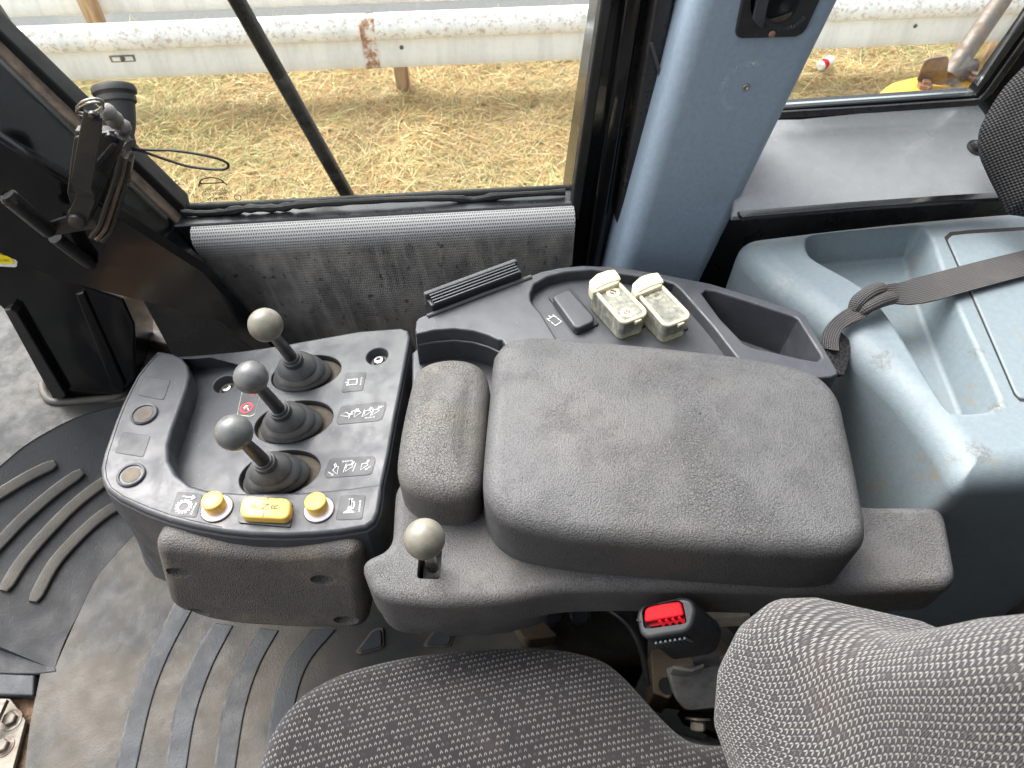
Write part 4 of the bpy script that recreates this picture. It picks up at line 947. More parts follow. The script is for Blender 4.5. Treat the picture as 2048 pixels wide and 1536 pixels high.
# louvre vent along the window side
va, vb = at(861, 618, TZ + .004), at(1042, 550, TZ + .004); vd = (vb - va).normalized(); vs_ = UP.cross(vd)
vn = put('air_vent', box(va.lerp(vb, .5) + vs_ * .006 - UP * .012, vd * ((vb - va).length / 2), vs_ * .010, UP * .020, .003), M['plastic_dark'], swc)
for k in range(4): put('vent_slat', box(va.lerp(vb, .5) + vs_ * (-.0035 + k * .0040) + UP * (.0095 + .0012 * k), vd * ((vb - va).length / 2 - .004), vs_ * .0011, UP * .002, .0005), M['plastic'], vn)
put('vent_bezel', box(va.lerp(vb, .5) + vs_ * .0140 + UP * .006, vd * ((vb - va).length / 2 + .001), vs_ * .0034, UP * .010, .0025), M['plate'], vn)
put('vent_ledge', tube([va - vs_ * .0065 - vd * .008 - UP * .004, va.lerp(vb, .5) - vs_ * .0065 - UP * .003, vb - vs_ * .0065 + vd * .012 - UP * .004], .0034, 10), M['plate'], vn)
# rocker switches
def quadz(pts, z, r, h, bev, **k): return slab(rnd(pxz(pts, z), r), UP, h, bev, 3, **k)
SZr = TZ - .016
r1 = put('rocker_switch', quadz([(1096, 592), (1141, 574), (1199, 647), (1152, 668)], SZr + .003, .004, .004, .001), M['plastic_dark'], swc, label='plain black rocker switch without a guard')
put('rocker_cap', quadz([(1104, 592), (1139, 577), (1189, 633), (1187, 643), (1158, 656), (1148, 653)], SZr + .0125, .006, .011, .003), M['plastic'], r1)
o = at(1108, 640, SZr + .0006); x = (at(1124, 653, SZr) - at(1098, 632, SZr)).normalized(); y = UP.cross(x)
put('aux_symbol', dashbox(o, x, y, UP, .0078, .0011), M['white'], swc, wn=False)
def guarded(du, dv, lab, second):
    s = lambda pts: [(u + du, v + dv) for u, v in pts]
    b = put('guarded_switch', quadz(s([(1182, 604), (1236, 584), (1292, 650), (1235, 671)]), SZr + .003, .003, .004, .001), M['plastic_dark'], swc, label=lab)
    q = s([(1181, 585), (1243, 560), (1292, 620), (1247, 645)]); GT = SZr + .030
    put('rocker_cap', quadz(s([(1192, 602), (1236, 584), (1281, 636), (1240, 653)]), SZr + .012, .004, .009, .002), M['plastic_dark'], b)
    put('clear_cover', quadz(s([(1183, 582), (1238, 561), (1291, 620), (1288, 633), (1248, 647), (1240, 644)]), GT, .004, .028, .002), M['cover'], b)
    # cream rim round the window of the guard and the hinge hood at its far end
    lp = pxz(s([(1192, 584), (1236, 566), (1290, 622), (1288, 631), (1252, 645), (1242, 643)]), GT + .0012)
    put('cover_rim', tube([p for p in rnd(lp, .003)], .0026, 8, True), M['cream'], b, ang=70)
    hd_ = pxz(s([(1179, 573), (1179, 561), (1194, 547), (1214, 540), (1230, 538), (1241, 553), (1238, 565), (1194, 583), (1186, 585)]), GT + .006)
    put('hinge_hood', slab(rnd(hd_, .002), UP, .014, .0018), M['cream'], b)
    ridge = pxz(s([(1190, 578), (1214, 566), (1240, 558)]), GT + .0062); put('hood_ridge', tube(ridge, .0016, 8), M['cream'], b)
    tb = pxz(s([(1268, 641), (1280, 635), (1284, 639), (1272, 645)]), GT + .001); put('lift_tab', slab(rnd(tb, .001), UP, .004, .0008), M['cream'], b)
    for k_, (u, v) in enumerate(s([(1226, 585), (1254, 625)])):
        if second and k_ == 1: continue
        C = at(u, v, GT + .0003); put('icon_disc', lathe(C, UP, [(0, 0), (.0088, 0), (.0086, .0004), (0, .0005)], 28), M['cream'] if not second else M['cover'], b)
        x = (at(u + 20, v + 6, GT) - at(u, v, GT)).normalized(); y = UP.cross(x)
        if k_ == 0 and not second: ls = [[(-.0034, -.003), (.0034, -.003), (.0034, .003), (-.0034, .003), (-.0034, -.003)], [(-.0034, .0015), (.0034, .0015)], [(-.0014, .003), (-.0014, .0045)], [(.0014, .003), (.0014, .0045)], [(-.0014, -.0015), (.0014, -.0015)]]
        elif second: ls = [[(-.003, .003), (.003, .003), (.0015, 0)], [(0, .001), (-.002, -.003), (.001, -.002)]]
        else: ls = [[(-.003, -.003), (.003, -.003), (.003, .001), (-.003, .001), (-.003, -.003)], [(-.0015, .001), (-.0015, .0035), (.0015, .0035), (.0025, .0025)]]
        put('icon', strokes(ls, C + UP * .0006, x, y, UP, .0009), M['blackink'], b, wn=False)
guarded(0, 0, 'switch under yellowed guard with two round icons', False); guarded(86, 6, 'switch under yellowed guard with one faded icon', True)

# ================================================================== BLUE PILLAR AND DOOR POST
bpz = thing('blue_pillar', 'blue grey plastic pillar cover with black air vent near its top', 'pillar', wall(1330, 600, .80))
bl_ = [(1424, -120), (1390, 0), (1315, 265), (1240, 530), (1205, 655), (1352, 690), (1412, 560), (1553, 280), (1692, 0), (1752, -120)]
scp = wall(1492, 174, .80); 
mpill = blue('blue_pillar_plastic', (.27, .345, .425), .25, scuff=tuple(scp - wall(1330, 600, .80)))
pb_ = slab(pxw([(1424, -120), (1240, 530), (1205, 655), (1352, 690), (1412, 560), (1752, -120)], .80), -EN, .11, .024, 7)
vent_o = [(1497, -60), (1472, 64), (1474, 74), (1483, 78), (1592, 75), (1606, 68), (1614, 58), (1668, -60)]
put('pillar_cover', cut(pb_, cutter([wall(u, v, .80) for u, v in ((1512, -60), (1497, 20), (1500, 52), (1520, 62), (1575, 60), (1600, 48), (1640, -60))], -EN, .05, .001)), mpill.m, bpz, ang=35)
bz = slab(rnd(pxw(vent_o, .796), .002), -EN, .010, .002)
hole = slab(spl(pxw([(1530, -60), (1512, 0), (1512, 40), (1530, 58), (1565, 62), (1592, 50), (1608, 20), (1634, -60)], .780), 3), -EN, .05)
vb_ = put('air_vent', cut(bz, hole), M['plastic_dark'], bpz)
vc = wall(1566, 8, .812)
put('vent_barrel', lathe(vc + EN * .012, -EN, [(0, .0), (.036, .0), (.034, .012), (.028, .018), (.02, .012), (0, .008)], 36), M['plastic_dark'], vb_)
put('vent_flap', slab(rnd(pxw([(1528, -60), (1506, 42), (1524, 58), (1530, 40), (1552, -60)], .790), .003), -EN, .005, .001), M['plastic'], vb_)
tw = [wall(1566 + 46 * math.cos(a), 16 + 40 * math.sin(a), .797) for a in [math.pi * (.12 + .72 * k / 30) for k in range(31)]]
put('thumb_wheel', tube(tw, [.0030 + .0007 * (k % 2) for k in range(31)], 8), M['plastic_dark'], vb_)
put('dusty_inset', slab(spl(pxw([(1536, 42), (1556, 36), (1592, 24), (1596, 34), (1576, 48), (1550, 52)], .801), 3), -EN, .002), M['dusty'], vb_)
put('vent_screw', lathe(wall(1544, 68, .7965), -EN, [(0, 0), (.0042, 0), (.0036, .0015), (0, .002)], 16), M['rust'], vb_)
sc = put('cover_screw', lathe(scp, -EN, [(0, -.002), (.0050, -.002), (.0046, .0012), (.0030, .0020), (.0018, .0012), (.001, .0002), (0, 0)], 18), M['steel'], bpz)
dp = thing('door_post', 'black post with rubber seals between side window and blue pillar', 'post', wall(1180, 540, .87))
put('post_body', slab(pxw([(1232, -120), (1150, 380), (1124, 560), (1300, 640), (1330, 400), (1440, -120)], .885), -EN, .09, .002), M['blackpaint'], dp)
put('window_seal', slab(pxw([(1218, -120), (1203, 0), (1148, 377), (1140, 440), (1158, 440), (1226, 0), (1246, -120)], .875), -EN, .02, .003), M['sealrubber'], dp)
put('post_channel', slab(pxw([(1268, -120), (1170, 540), (1198, 540), (1308, -120)], .868), -EN, .02, .006), M['blackpaint'], dp)
put('post_channel', slab(pxw([(1330, -120), (1217, 560), (1240, 560), (1372, -120)], .855), -EN, .03, .005), M['satinblack'], dp)
put('worn_edge', bar([wall(u, v, .850) for u, v in ((1302, 85), (1318, 140), (1324, 175))], None, -EN, .004, .001), M['plate'], dp)

# ================================================================== REAR SIDE: window, sill panel, blue storage box
rw = thing('rear_window', 'small rear side window in black frame showing a tube post and grass', 'window', wall(1780, 240, .95))
put('glass_pane', slab(pxw([(1560, 210), (1948, 184), (2160, -140), (1680, -140)], .955), -EN, .005), M['glass'], rw, smooth=False)
put('window_frame', slab(pxw([(1500, 221), (1590, 216), (1954, 191), (2054, 50), (2180, -140), (2300, -140), (2120, 110), (1985, 250), (1500, 262)], .945), -EN, .025, .004), M['blackpaint'], rw)
put('frame_lip', bar([wall(u, v, .918) for u, v in ((1560, 228), (1750, 217), (1954, 203), (1976, 184), (2072, 50), (2160, -80))], None, -EN, .010, .004), M['satinblack'], rw)
SPn = pl3(at(1475, 428, .60), at(2000, 392, .60), wall(1700, 232, .935))
sp = thing('rear_sill_panel', 'sloping black metal panel below the rear side window', 'panel', at(1720, 410, .58))
put('panel_sheet', slab(rnd(pxp([(1464, 434), (1478, 330), (1480, 240), (1600, 238), (1952, 203), (1976, 235), (2010, 392), (1700, 413)], SPn), .004), SPn[1], .008, .002), M['worngrey'], sp)
put('panel_lip', bar([at(u, v, .598) for u, v in ((1478, 436), (1490, 434), (1700, 416), (1900, 402), (2020, 395))], None, UP, .014, .006), M['blackpaint'], sp)
bc = onp(1952, 296, *SPn); put('dome_bolt', lathe(bc, SPn[1], [(0, 0), (.0135, 0), (.0135, .002), (.0095, .003), (.0088, .008), (.006, .011), (.0025, .011), (.0025, .008), (0, .008)], 24), M['satinblack'], sp)
tag(put('rear_wall_plate', slab(pxw([(1240, 420), (1500, 425), (2200, 380), (2200, 900), (1240, 800)], .875), -EN, .02), M['satinblack']), 'black cab wall plate behind the blue storage box', 'wall')
XZ = .560
bxt = thing('storage_box', 'light blue moulded plastic storage box with recess and lid behind the armrest', 'storage box', at(1950, 800, 0))
BXO = at(1950, 800, 0)
def spot(u, v, r, c=(.085, .07, .05), z=XZ): return (tuple(at(u, v, z) - BXO), r, c)
M['bluebox'] = blue('blue_plastic', BLUEBOX_COLOUR, .8, spots=[spot(1905, 912, .022), spot(1960, 902, .016), spot(1885, 940, .022, (.04, .04, .04)), spot(1760, 712, .020), spot(1768, 735, .014), spot(1986, 806, .020, (.13, .11, .07)), spot(1950, 700, .014, (.13, .11, .07)), spot(1845, 470, .020, (.15, .135, .09)), spot(1700, 476, .020, (.17, .155, .11)), spot(1780, 472, .018, (.17, .155, .11)), spot(1640, 486, .014, (.17, .155, .11)), spot(1873, 876, .006, (.35, .27, .18)), spot(1790, 848, .007, (.03, .03, .03)), spot(1550, 560, .030, (.30, .31, .30)), spot(1500, 505, .016, (.20, .18, .14))]).m
bo = [(1484, 492), (1500, 470), (1535, 455), (1650, 443), (1800, 428), (1980, 412), (2200, 398), (2400, 640), (2400, 900), (2048, 930), (1960, 952), (1885, 972), (1862, 950), (1838, 905), (1800, 850), (1740, 770), (1690, 700), (1620, 622), (1560, 572)]
bo = [(1478, 505), (1492, 478), (1530, 458), (1650, 444), (1800, 428), (1980, 412), (2200, 398), (2420, 640), (2420, 930), (2100, 950), (1990, 968), (1905, 985), (1868, 968), (1835, 918), (1790, 848), (1730, 768), (1672, 690), (1600, 610), (1530, 556), (1490, 528)]
bo = [(1464, 466), (1650, 444), (1800, 428), (1980, 412), (2200, 398), (2420, 640), (2420, 930), (2100, 950), (2000, 956), (1932, 962), (1900, 902), (1848, 828), (1778, 752), (1700, 682), (1613, 606), (1537, 548)]
boxb = slab(rnd(pxz(bo, XZ), [.075, .05, .05, .05, .05, .05, .05, .05, .05, .07, .05, .05, .05, .05, .05, .06], 7), UP, .50, .036, 8, draft=.012)
rc2 = [(1613, 484), (1622, 470), (1650, 463), (1740, 456), (1826, 450), (1850, 457), (1864, 478), (1880, 529), (1923, 634), (1994, 791), (1992, 810), (1972, 822), (1912, 825), (1893, 814), (1877, 790), (1810, 681), (1771, 623), (1724, 572), (1634, 521), (1616, 502)]
boxb = cut(boxb, cutter(spl(pxz(rc2, XZ), 3), UP, .052, .006, .012, br=.008))
put('box_body', boxb, M['bluebox'], bxt, ang=40)
ld = [(1896, 478), (1904, 470), (1940, 466), (2060, 459), (2420, 520), (2420, 780), (2060, 798), (2042, 796), (2032, 786), (1960, 620)]
put('lid_gap', slab(pxz([(1889, 474), (1900, 464), (1940, 460), (2060, 453), (2420, 512), (2420, 790), (2060, 804), (2040, 802), (2028, 790), (1955, 622)], XZ + .0006), UP, .004), M['grimy'], bxt)
put('lid', slab(rnd(pxz(ld, XZ + .0025), .004), UP, .006, .0022), M['bluebox'], bxt)
# dark cloth pad in the rear corner
def uvloft(rings, vcoords):
    bm = bmesh.new(); uvl = bm.loops.layers.uv.new('UVMap'); vs = [[bm.verts.new(p) for p in r] for r in rings]
    n = len(rings[0])
    for j in range(len(rings) - 1):
        for i in range(n):
            i2 = (i + 1) % n; f = bm.faces.new((vs[j][i], vs[j][i2], vs[j + 1][i2], vs[j + 1][i]))
            for lp, (jj, ii, wrap) in zip(f.loops, ((j, i, 0), (j, i2, i2 == 0), (j + 1, i2, i2 == 0), (j + 1, i, 0))):
                lp[uvl].uv = (vcoords[jj][n if wrap else ii], vcoords[jj][-1])
    bm.faces.new(vs[-1]); bm.faces.new(list(reversed(vs[0]))); bmesh.ops.recalc_face_normals(bm, faces=bm.faces)
    return bm
def uvrings(rings):
    out = []; hacc = 0; prev = None
    for r in rings:
        c = sum(r, V((0, 0, 0))) / len(r)
        if prev is not None: hacc += (c - prev).length
        prev = c; a = [0]
        for i in range(len(r)): a.append(a[-1] + (r[(i + 1) % len(r)] - r[i]).length)
        mid = a[len(r) // 2]
        out.append([x - mid for x in a] + [hacc])
    return out
cpl = [(1960, 262), (1966, 240), (1985, 205), (2012, 165), (2052, 122), (2140, 40), (2300, 40), (2300, 430), (2048, 428), (2015, 412), (1998, 380), (1978, 340), (1962, 300)]
CPP = (dep(2010, 300, .93), (CAM - dep(2010, 300, .93)).normalized() * .6 + UP * .1); CPP = (CPP[0], CPP[1].normalized())
bm = slab(spl(pxp(cpl, CPP), 4), CPP[1], .05, .03, 7, rings=4, dome=.008)
uvl = bm.loops.layers.uv.new('UVMap'); cxx = CPP[1].cross(UP).normalized(); cyy = CPP[1].cross(cxx)
for f in bm.faces:
    for lp in f.loops: lp[uvl].uv = (lp.vert.co.dot(cxx), lp.vert.co.dot(cyy))
tag(put('corner_cushion', bm, M['cloth'], ang=70), 'dark woven cloth cushion edge in the rear corner above the blue box', 'cushion')
# strap
def ribbon(pts, sides, widths, th=.0022, oval=False):
    P = spl(pts, 6, False); Sd = spl(sides, 6, False); Wd = [p.x for p in spl([V((x_, 0, 0)) for x_ in widths], 6, False)]
    bm = bmesh.new(); uvl = bm.loops.layers.uv.new('UVMap'); L = 0; rows_ = []; Ls = []; K = 8
    for i, p in enumerate(P):
        if i: L += (p - P[i - 1]).length
        t = (P[min(i + 1, len(P) - 1)] - P[max(i - 1, 0)]).normalized(); s = (Sd[i] - t * Sd[i].dot(t)).normalized(); n = t.cross(s)
        q_ = [math.sqrt(max(.02, 1 - (2 * k / K - 1) ** 2)) if oval else 1 for k in range(K + 1)]
        tt = th * (.35 + .65 * math.sin(math.pi * min(1, max(0, (i + .5) / len(P))))) if oval else th
        a = [p + s * (Wd[i] * (k / K - .5)) + n * (tt / 2 * q_[k]) for k in range(K + 1)] + [p + s * (Wd[i] * (.5 - k / K)) - n * (tt / 2 * q_[k]) for k in range(K + 1)]
        rows_.append([bm.verts.new(q) for q in a]); Ls.append(L)
    n_ = len(rows_[0])
    for j in range(len(rows_) - 1):
        for i in range(n_):
            i2 = (i + 1) % n_; f = bm.faces.new((rows_[j][i], rows_[j][i2], rows_[j + 1][i2], rows_[j + 1][i]))
            for lp, (jj, ii) in zip(f.loops, ((j, i), (j, i2), (j + 1, i2), (j + 1, i))):
                lp[uvl].uv = (Ls[jj], Wd[jj] * ((ii if ii <= K else n_ - 1 - ii) / K - .5))
    bm.faces.new(rows_[-1]); bm.faces.new(list(reversed(rows_[0]))); bmesh.ops.recalc_face_normals(bm, faces=bm.faces)
    return bm
st = thing('belt_strap', 'knotted grey webbing strap lying across the light blue storage box', 'strap', at(1690, 690, .54))
zz = XZ + .006
def A3(u, v, dz=0): return at(u, v, zz + dz)
mp = [(2110, 512, .004), (2010, 536, .004), (1930, 557, .004), (1860, 576, .005), (1815, 587, .010), (1785, 588, .016), (1762, 589, .020)]
sdv = [A3(2048, 502) - A3(2048, 552), A3(2010, 508) - A3(2010, 562), A3(1930, 528) - A3(1930, 582), A3(1850, 548) - A3(1850, 602), A3(1800, 562) - A3(1800, 608), A3(1783, 570) - A3(1783, 600) + UP * .008, A3(1762, 578) - A3(1766, 600) + UP * .014]
put('strap_web', ribbon([A3(*p) for p in mp], sdv, [.043, .043, .043, .042, .036, .027, .020]), M['web'], st, ang=60, wn=False)
tp2 = [(1768, 584, .020), (1752, 596, .016), (1728, 615, .012), (1708, 628, .008), (1690, 638, .004), (1672, 652, 0), (1660, 676, -.004), (1658, 700, -.010)]
put('strap_tail', ribbon([A3(*p) for p in tp2], [V((-.4, .7, .6)), V((-.5, .7, .5)), V((-.6, .6, .4)), V((-.5, .8, .2)), V((-.5, .8, .2)), V((-.8, .5, .2)), V((-1, .1, .1)), V((-1, .1, 0))], [.019, .020, .020, .020, .019, .018, .020, .022], .005), M['web'], st, ang=60, wn=False)
XYs = lambda a, b: (A3(*a) - A3(*b))
put('knot_loop', ribbon([A3(1703, 622, .008), A3(1716, 604, .017), A3(1738, 588, .022), A3(1758, 578, .020), A3(1772, 577, .010)], [XYs((1695, 612), (1712, 632)), XYs((1704, 596), (1730, 616)), XYs((1728, 574), (1748, 602)), XYs((1754, 566), (1764, 590)), XYs((1770, 568), (1776, 588))], [.012, .019, .021, .019, .012], .020, True), M['web'], st, ang=80, wn=False)
put('knot_loop', ribbon([A3(1716, 622, .008), A3(1734, 613, .016), A3(1758, 602, .018), A3(1780, 593, .012), A3(1796, 588, .006)], [XYs((1712, 612), (1722, 632)), XYs((1728, 602), (1742, 624)), XYs((1752, 591), (1766, 613)), XYs((1776, 578), (1786, 608)), XYs((1794, 566), (1800, 610))], [.014, .018, .020, .024, .032], .016, True), M['web'], st, ang=80, wn=False)
vp = pl3(at(1652, 708, .555), at(1672, 652, .562), at(1690, 762, .535))
put('hook_patch', slab(rnd(pxp([(1650, 680), (1676, 657), (1703, 683), (1700, 716), (1688, 752), (1672, 748), (1655, 712)], vp), .003), vp[1], .006, .001), M['velcro'], st)
# ================================================================== WINDOW LATCH on the front pillar
LD = .80
def lw(u, v, d): return wall(u, v, d)
la = thing('window_latch', 'black steel window latch with round rubber stop on the front pillar', 'latch', lw(200, 430, LD))
put('mounting_plate', slab(pxw([(150, 262), (240, 262), (262, 300), (208, 455), (190, 470), (140, 452), (132, 380)], .795), -EN, .012, .002), M['iron'], la)
LP2 = pl3(lw(140, 320, .772), lw(240, 285, .765), lw(190, 460, .772))
put('bracket', slab(rnd(pxp([(148, 275), (216, 264), (248, 283), (246, 292), (182, 442), (170, 452), (150, 440), (134, 385)], LP2), .003), LP2[1], .004, .001), M['iron'], la)
for k, o_ in enumerate((0, 11, 22)):
    pts = [(226 + o_ * .9, 282 + o_ * .7), (248 + o_ * .75, 296 + o_ * .5), (238 + o_ * .9, 340 + o_ * .5), (205 + o_, 440 + o_ * .5), (188 + o_, 462 + o_ * .35), (182 + o_, 455)]
    put('side_plate', bar([lw(u, v, .775 + .006 * k) for u, v in pts[1:5]], None, -EN, .006, .016), M[('iron', 'rusty', 'iron')[k]], la)
put('stiffener', bar([lw(u, v, .764) for u, v in ((232, 284), (205, 315), (180, 340))], None, -EN, .006, .006), M['iron'], la)
arm = [(188, 226), (183, 260), (174, 310), (164, 366), (172, 385), (172, 398), (158, 430)]
put('lever_arm', bar([lw(u, v, d) for (u, v), d in zip(arm, (.735, .735, .735, .736, .745, .752, .752))], None, -EN, [.018, .020, .021, .021, .020, .020, .021], .004), M['iron'], la, ang=40)
put('pivot_bolt', lathe(lw(160, 430, .758), -EN, [(0, 0), (.0125, 0), (.0125, .008), (.0095, .010), (.0090, .0155), (.007, .017), (0, .017)], 24), M['iron'], la)
for u, v, d in ((188, 232, .733), (222, 275, .764)): put('rivet', lathe(lw(u, v, d), -EN, [(0, 0), (.0062, 0), (.005, .003), (0, .0042)], 18), M['satinblack'], la)
put('handle_tongue', slab(rnd(pxw([(82, 452), (108, 442), (150, 428), (196, 448), (190, 458), (96, 474), (84, 466)], .762), .004), -EN, .004, .001), M['iron'], la)
put('handle_pin', tube([lw(u, v, d) for (u, v), d in zip(((14, 390), (20, 396), (60, 430), (96, 460)), (.70, .70, .73, .758))], [.008, .0098, .0098, .0098], 18), M['iron'], la)
put('handle_pin', tube([lw(u, v, d) for (u, v), d in zip(((110, 474), (150, 505), (176, 524), (184, 531)), (.770, .785, .79, .795))], [.0085, .0085, .0085, .006], 18), M['iron'], la)
# rubber stop on its swivel
sd_ = (lw(242, 180, .86) - lw(214, 236, .785)).normalized(); s0 = lw(240, 238, .80)
ax_ = (UP * .72 + EN * .62 - EX * .10).normalized(); b0 = wall(231, 192, .84) - ax_ * .036
put('stop_neck', lathe(b0, ax_, [(0, -.024), (.008, -.024), (.010, -.018), (.010, -.010), (.014, .0), (.0165, .012), (.0185, .022), (.019, .026)], 28), M['rubber'], la)
stp = put('rubber_stop', lathe(b0 + ax_ * .025, ax_, [(0, 0), (.018, 0), (.0215, .003), (.022, .008), (.0205, .010), (.0212, .0115), (.0242, .0135), (.0245, .018), (.023, .0215), (.019, .023), (0, .023)], 36), M['rubber'], la)
put('swivel', tube(spl([wall(u, v, d) for (u, v), d in zip(((204, 222), (222, 228), (232, 244), (246, 256), (244, 278), (258, 292)), (.775, .775, .785, .79, .79, .785))], 5, False), [.006 + .004 * abs(math.sin(i * .55)) for i in range(26)], 12), M['greymetal'], la)
kr = [wall(180 + 27 * math.cos(a), 212 + 14 * math.sin(a) - 5 * math.cos(a), .752 + .012 * math.sin(a)) for a in [2 * math.pi * k / 40 for k in range(40)]]
k2 = [p + V((-.003, .002, -.005)) for p in kr]
sr = thing('split_ring', 'small bright steel split ring hooked on the latch arm', 'ring', kr[0]); put('ring_coil', tube(kr, .0013, 8, True), M['steel'], sr); put('ring_coil', tube(k2, .0013, 8, True), M['steel'], sr)
cl = spl([wall(u, v, .79 + .0 * i) for i, (u, v) in enumerate(((264, 297), (300, 300), (345, 301), (395, 308), (435, 317), (456, 328), (450, 338), (415, 338), (370, 331), (320, 315), (285, 303), (264, 299)))], 6, False)
tag(put('cable_loop', tube(cl, .0016, 8), M['hose']), 'thin black cable loop sticking out from the window latch', 'cable')

# ================================================================== SEAT
seat = thing('operator_seat', 'operator seat with dark speckled knit upholstery and bulging side bolster', 'seat', at(1100, 1600, .25))
cu_ = [(500, 1545), (512, 1500), (530, 1455), (560, 1410), (605, 1368), (665, 1336), (740, 1312), (830, 1294), (920, 1284), (1000, 1279), (1080, 1279), (1150, 1287), (1210, 1305), (1252, 1336), (1290, 1376), (1330, 1420), (1372, 1458), (1410, 1474), (1490, 1478), (1600, 1490), (1660, 1560), (1660, 1900), (1100, 2300), (500, 2200), (440, 1800)]
SZc = .415
bm = slab(spl(pxz(cu_, SZc), 4), UP, .10, .035, 7, rings=8, dome=.022)
uvl = bm.loops.layers.uv.new('UVMap')
cA = R_(14)
for f in bm.faces:
    for lp in f.loops:
        p = lp.vert.co; vz = (SZc - p.z) if p.z < SZc - .02 else 0; lp[uvl].uv = (p.x * math.cos(cA) + p.y * math.sin(cA), -p.x * math.sin(cA) + p.y * math.cos(cA) - vz)
put('cushion', bm, M['fabric'], seat, ang=75, wn=False)
# backrest: stacked sections, side bolster swelling low down
def sect(z, xf, yr, yl, th, bow=.02, rr=.045):
    """rounded section; front faces -X, edge on the window side at yr"""
    pts = []; n = 10
    for k in range(n + 1):      # back to front round the window-side edge
        a = math.pi / 2 * k / n; pts.append(V((xf + rr - rr * math.sin(a) + .0, yr - rr + rr * math.cos(a), z)))
    m = 14
    for k in range(1, m):
        t = k / m; pts.append(V((xf + bow * math.sin(math.pi * t), yr - rr + (yl + rr - yr + rr) * t, z)))
    for k in range(n + 1):
        a = math.pi / 2 * k / n; pts.append(V((xf + rr - rr * math.cos(a), yl + rr - rr * math.sin(a), z)))
    for k in range(7):
        t = k / 6; pts.append(V((xf + th, yl + .02 + (yr - yl - .04) * t, z)))
    return pts
ZS = [(.47, .215, .175), (.485, .198, .195), (.51, .183, .215), (.545, .182, .2365), (.58, .190, .251), (.61, .200, .253), (.635, .212, .243), (.648, .221, .229), (.664, .231, .211), (.682, .239, .197), (.706, .244, .187), (.74, .247, .178), (.78, .250, .168), (.83, .255, .152), (.90, .262, .135), (1.0, .275, .12)]
def backsec():
    out = []
    for z, xf, yr in ZS: out.append(sect(z, xf, yr, -yr - .02, .12, .022, .040))
    return out
R3 = backsec(); dense = []
for i in range(len(R3) - 1):
    for k in range(3):
        dense.append([a.lerp(b, k / 3) for a, b in zip(R3[i], R3[i + 1])])
dense.append(R3[-1])
put('backrest', uvloft(dense, uvrings(dense)), M['fabric_back'], seat, ang=75, wn=False)
put('seat_pan', slab(pxz([(620, 1420), (900, 1330), (1150, 1340), (1300, 1440), (1550, 1520), (1500, 1900), (700, 1900)], .31), UP, .30, .01), M['satinblack'], seat)
# mechanism seen in the gap beside the cushion
mech = thing('seat_mount', 'dirty seat mounting with beige plate and grey bracket below the buckle', 'seat mount', at(1380, 1380, .02))
put('beige_plate', slab(rnd(pxz([(1301, 1300), (1440, 1270), (1500, 1345), (1460, 1400), (1345, 1386), (1340, 1398), (1306, 1386)], .33), .004), UP, .06, .002), M['beige'], mech)
put('rail_strip', slab(pxz([(1310, 1230), (1500, 1218), (1500, 1232), (1310, 1244)], .36), UP, .03, .002), M['offwhite'], mech)
GPn = pl3(at(1345, 1345, .385), at(1480, 1320, .385), at(1375, 1422, .345))
put('grey_bracket', slab(rnd(pxp([(1338, 1348), (1410, 1338), (1520, 1300), (1540, 1410), (1460, 1416), (1372, 1424), (1352, 1400)], GPn), .006), GPn[1], .012, .003), M['greymetal'], mech)
put('bracket_fin', bar([at(u, v, .395) for u, v in ((1340, 1346), (1375, 1352), (1400, 1342))], None, UP, .004, .02), M['greymetal'], mech)
put('plate_hole', lathe(at(1334, 1372, .3305), UP, [(0, 0), (.010, 0), (.010, .0006), (0, .0006)], 20), M['sealrubber'], mech)
bc = onp(1400, 1432, *GPn) - UP * .012; bd = (V((-.05, -.75, -.25))).normalized()
hb = put('hex_bolt', lathe(bc, bd, [(0, 0), (.0085, 0), (.0085, .011), (.0075, .0125), (0, .0125)], 6), M['plate_steel'], mech, ang=25); put('washer', lathe(bc - bd * .001, bd, [(0, 0), (.014, 0), (.014, .002), (0, .002)], 22), M['rusty'], hb)
put('lower_bracket', slab(pxz([(1360, 1420), (1500, 1405), (1545, 1470), (1440, 1470), (1372, 1440)], .26), UP, .02), M['sealrubber'], mech)
put('beige_plate', slab(pxz([(1445, 1440), (1500, 1425), (1545, 1470), (1440, 1468)], .30), UP, .02), M['beige'], mech)
sm = thing('seat_suspension', 'grimy brown suspension housing in the gap beside the seat cushion', 'suspension', at(1180, 1250, .02))
put('housing', slab(rnd(pxz([(1040, 1205), (1300, 1185), (1300, 1320), (1220, 1330), (1110, 1280), (1060, 1250)], .30), .01), UP, .20, .02), M['grimy'], sm)
put('side_tab', slab(rnd(pxz([(1025, 1240), (1075, 1228), (1118, 1272), (1050, 1280)], .33), .008), UP, .03, .002), M['beige'], sm)
for u, v in ((1106, 1232), (1158, 1232)): put('fitting', lathe(at(u, v, .34), (UP + V((0, -.3, 0))).normalized(), [(0, -.02), (.011, -.02), (.011, .0), (.0135, .002), (.0135, .012), (.010, .016), (0, .016)], 20), M['plastic_dark'], sm)
tag(put('hose', tube(spl([at(u, v, z) for u, v, z in ((1160, 1208, .40), (1195, 1208, .415), (1235, 1230, .42), (1265, 1262, .41), (1285, 1310, .39), (1295, 1370, .36))], 6, False), .0035, 10), M['hose']), 'thin black hose curving behind the red seat belt buckle', 'hose')
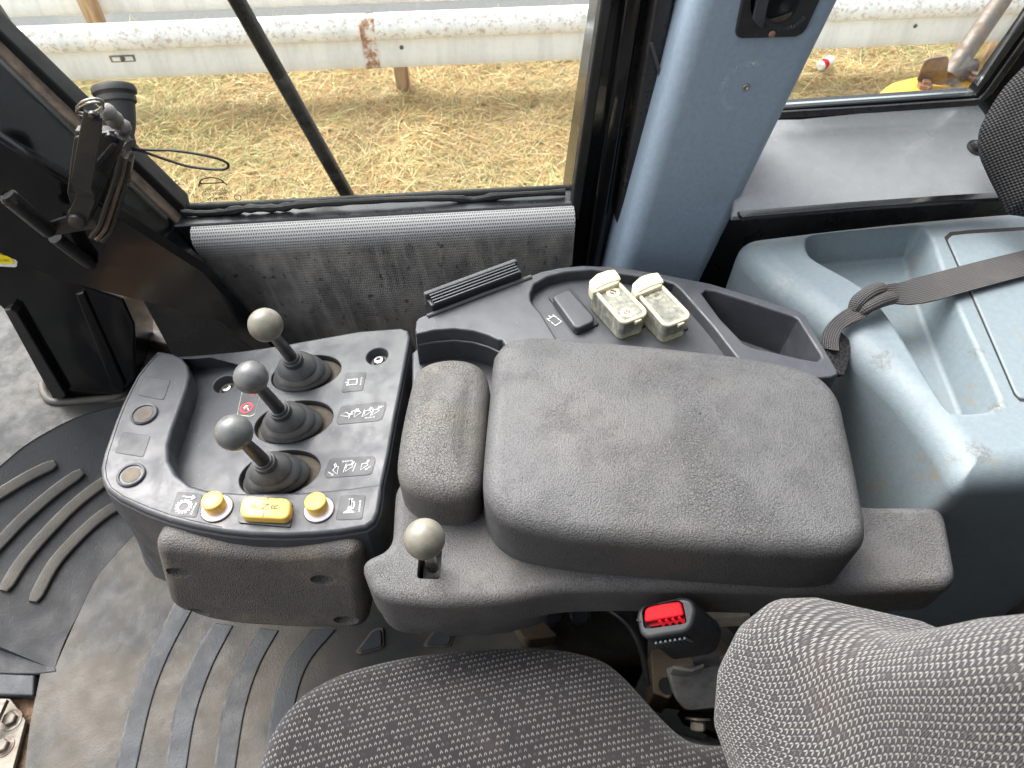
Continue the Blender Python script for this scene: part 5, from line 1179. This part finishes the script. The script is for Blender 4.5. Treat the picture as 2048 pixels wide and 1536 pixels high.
# ------------------------------------------------------------------ seat belt buckle
bkP = dep(1330, 1240, .705); bkN = (CAM - bkP).normalized() * .8 + UP * .35 + V((-.22, 0, 0)); bkN.normalize(); BK = (bkP, bkN)
bk = thing('seat_belt_buckle', 'black seat belt buckle with bright red release button', 'buckle', at(1380, 1330, .33))
ext = V((.036, .0, -.055))
hs = slab(rnd(pxp([(1272, 1232), (1280, 1213), (1362, 1193), (1384, 1198), (1394, 1222), (1385, 1254), (1372, 1266), (1294, 1279), (1280, 1268)], BK), .005), bkN, 0, .0045, 4, ext=ext, draft=.001)
wn_ = slab(rnd([p + bkN * .01 for p in pxp([(1283, 1223), (1290, 1213), (1357, 1200), (1366, 1206), (1374, 1244), (1366, 1248), (1294, 1258), (1287, 1254)], BK)], .003), bkN, .024)
put('buckle_housing', cut(hs, wn_), M['plastic_dark'], bk, ang=35)
rb = slab(rnd(pxp([(1289, 1219), (1299, 1212), (1330, 1205), (1358, 1202), (1363, 1207), (1369, 1231), (1330, 1238), (1292, 1245), (1288, 1240)], (bkP - bkN * .002, bkN)), .003), bkN, .012, .0025, 4)
rbo = put('release_button', rb, M['red'], bk)
for k in range(4):
    u = 1318 + k * 13; put('grip_ridge', bar([onp(u, 1240 - k * 2, bkP - bkN * .003, bkN), onp(u + 9, 1250 - k * 2, bkP - bkN * .007, bkN)], None, bkN, .003, .003), M['red'], rbo)
put('button_foot', slab(pxp([(1292, 1244), (1369, 1230), (1371, 1243), (1300, 1254)], (bkP - bkN * .009, bkN)), bkN, .006, .001), M['red'], rbo)
put('seam_line', tube(pxp([(1273, 1240), (1282, 1243)], (bkP + bkN * .0006, bkN)), .0008, 6), M['sealrubber'], bk)
sk = pl3(onp(1296, 1283, bkP, bkN), onp(1374, 1270, bkP, bkN), onp(1374, 1270, bkP, bkN) + ext)
e0, e1 = onp(1296, 1281, bkP, bkN), onp(1376, 1268, bkP, bkN)
for k in range(7):
    p = e0.lerp(e1, .12 + k * .12) + ext * .10; put('grip_rib', bar([p, p + ext * .22 + (e1 - e0) * .05], None, sk[1], .0022, .0022), M['plastic'], bk)
put('buckle_stalk', bar([bkP + ext * .8, bkP + ext * 1.5, at(1420, 1345, .34)], None, bkN, .030, .006), M['greymetal'], bk)
# ================================================================== UNSEEN CAB SHELL: door side, rear wall, part roof, shaped to shade the cab
tag(put('cab_shade_shell', join(box(V((-.1, -.88, .58)), V((.95, 0, 0)), V((0, .02, 0)), V((0, 0, .60)), .01), box(V((.95, .0, .8)), V((.02, 0, 0)), V((0, .86, 0)), V((0, 0, .82)), .01), box(V((.30, -.30, 1.64)), V((.66, 0, 0)), V((0, .58, 0)), V((0, 0, .02)), .01)), M['satinblack']), kind='structure')
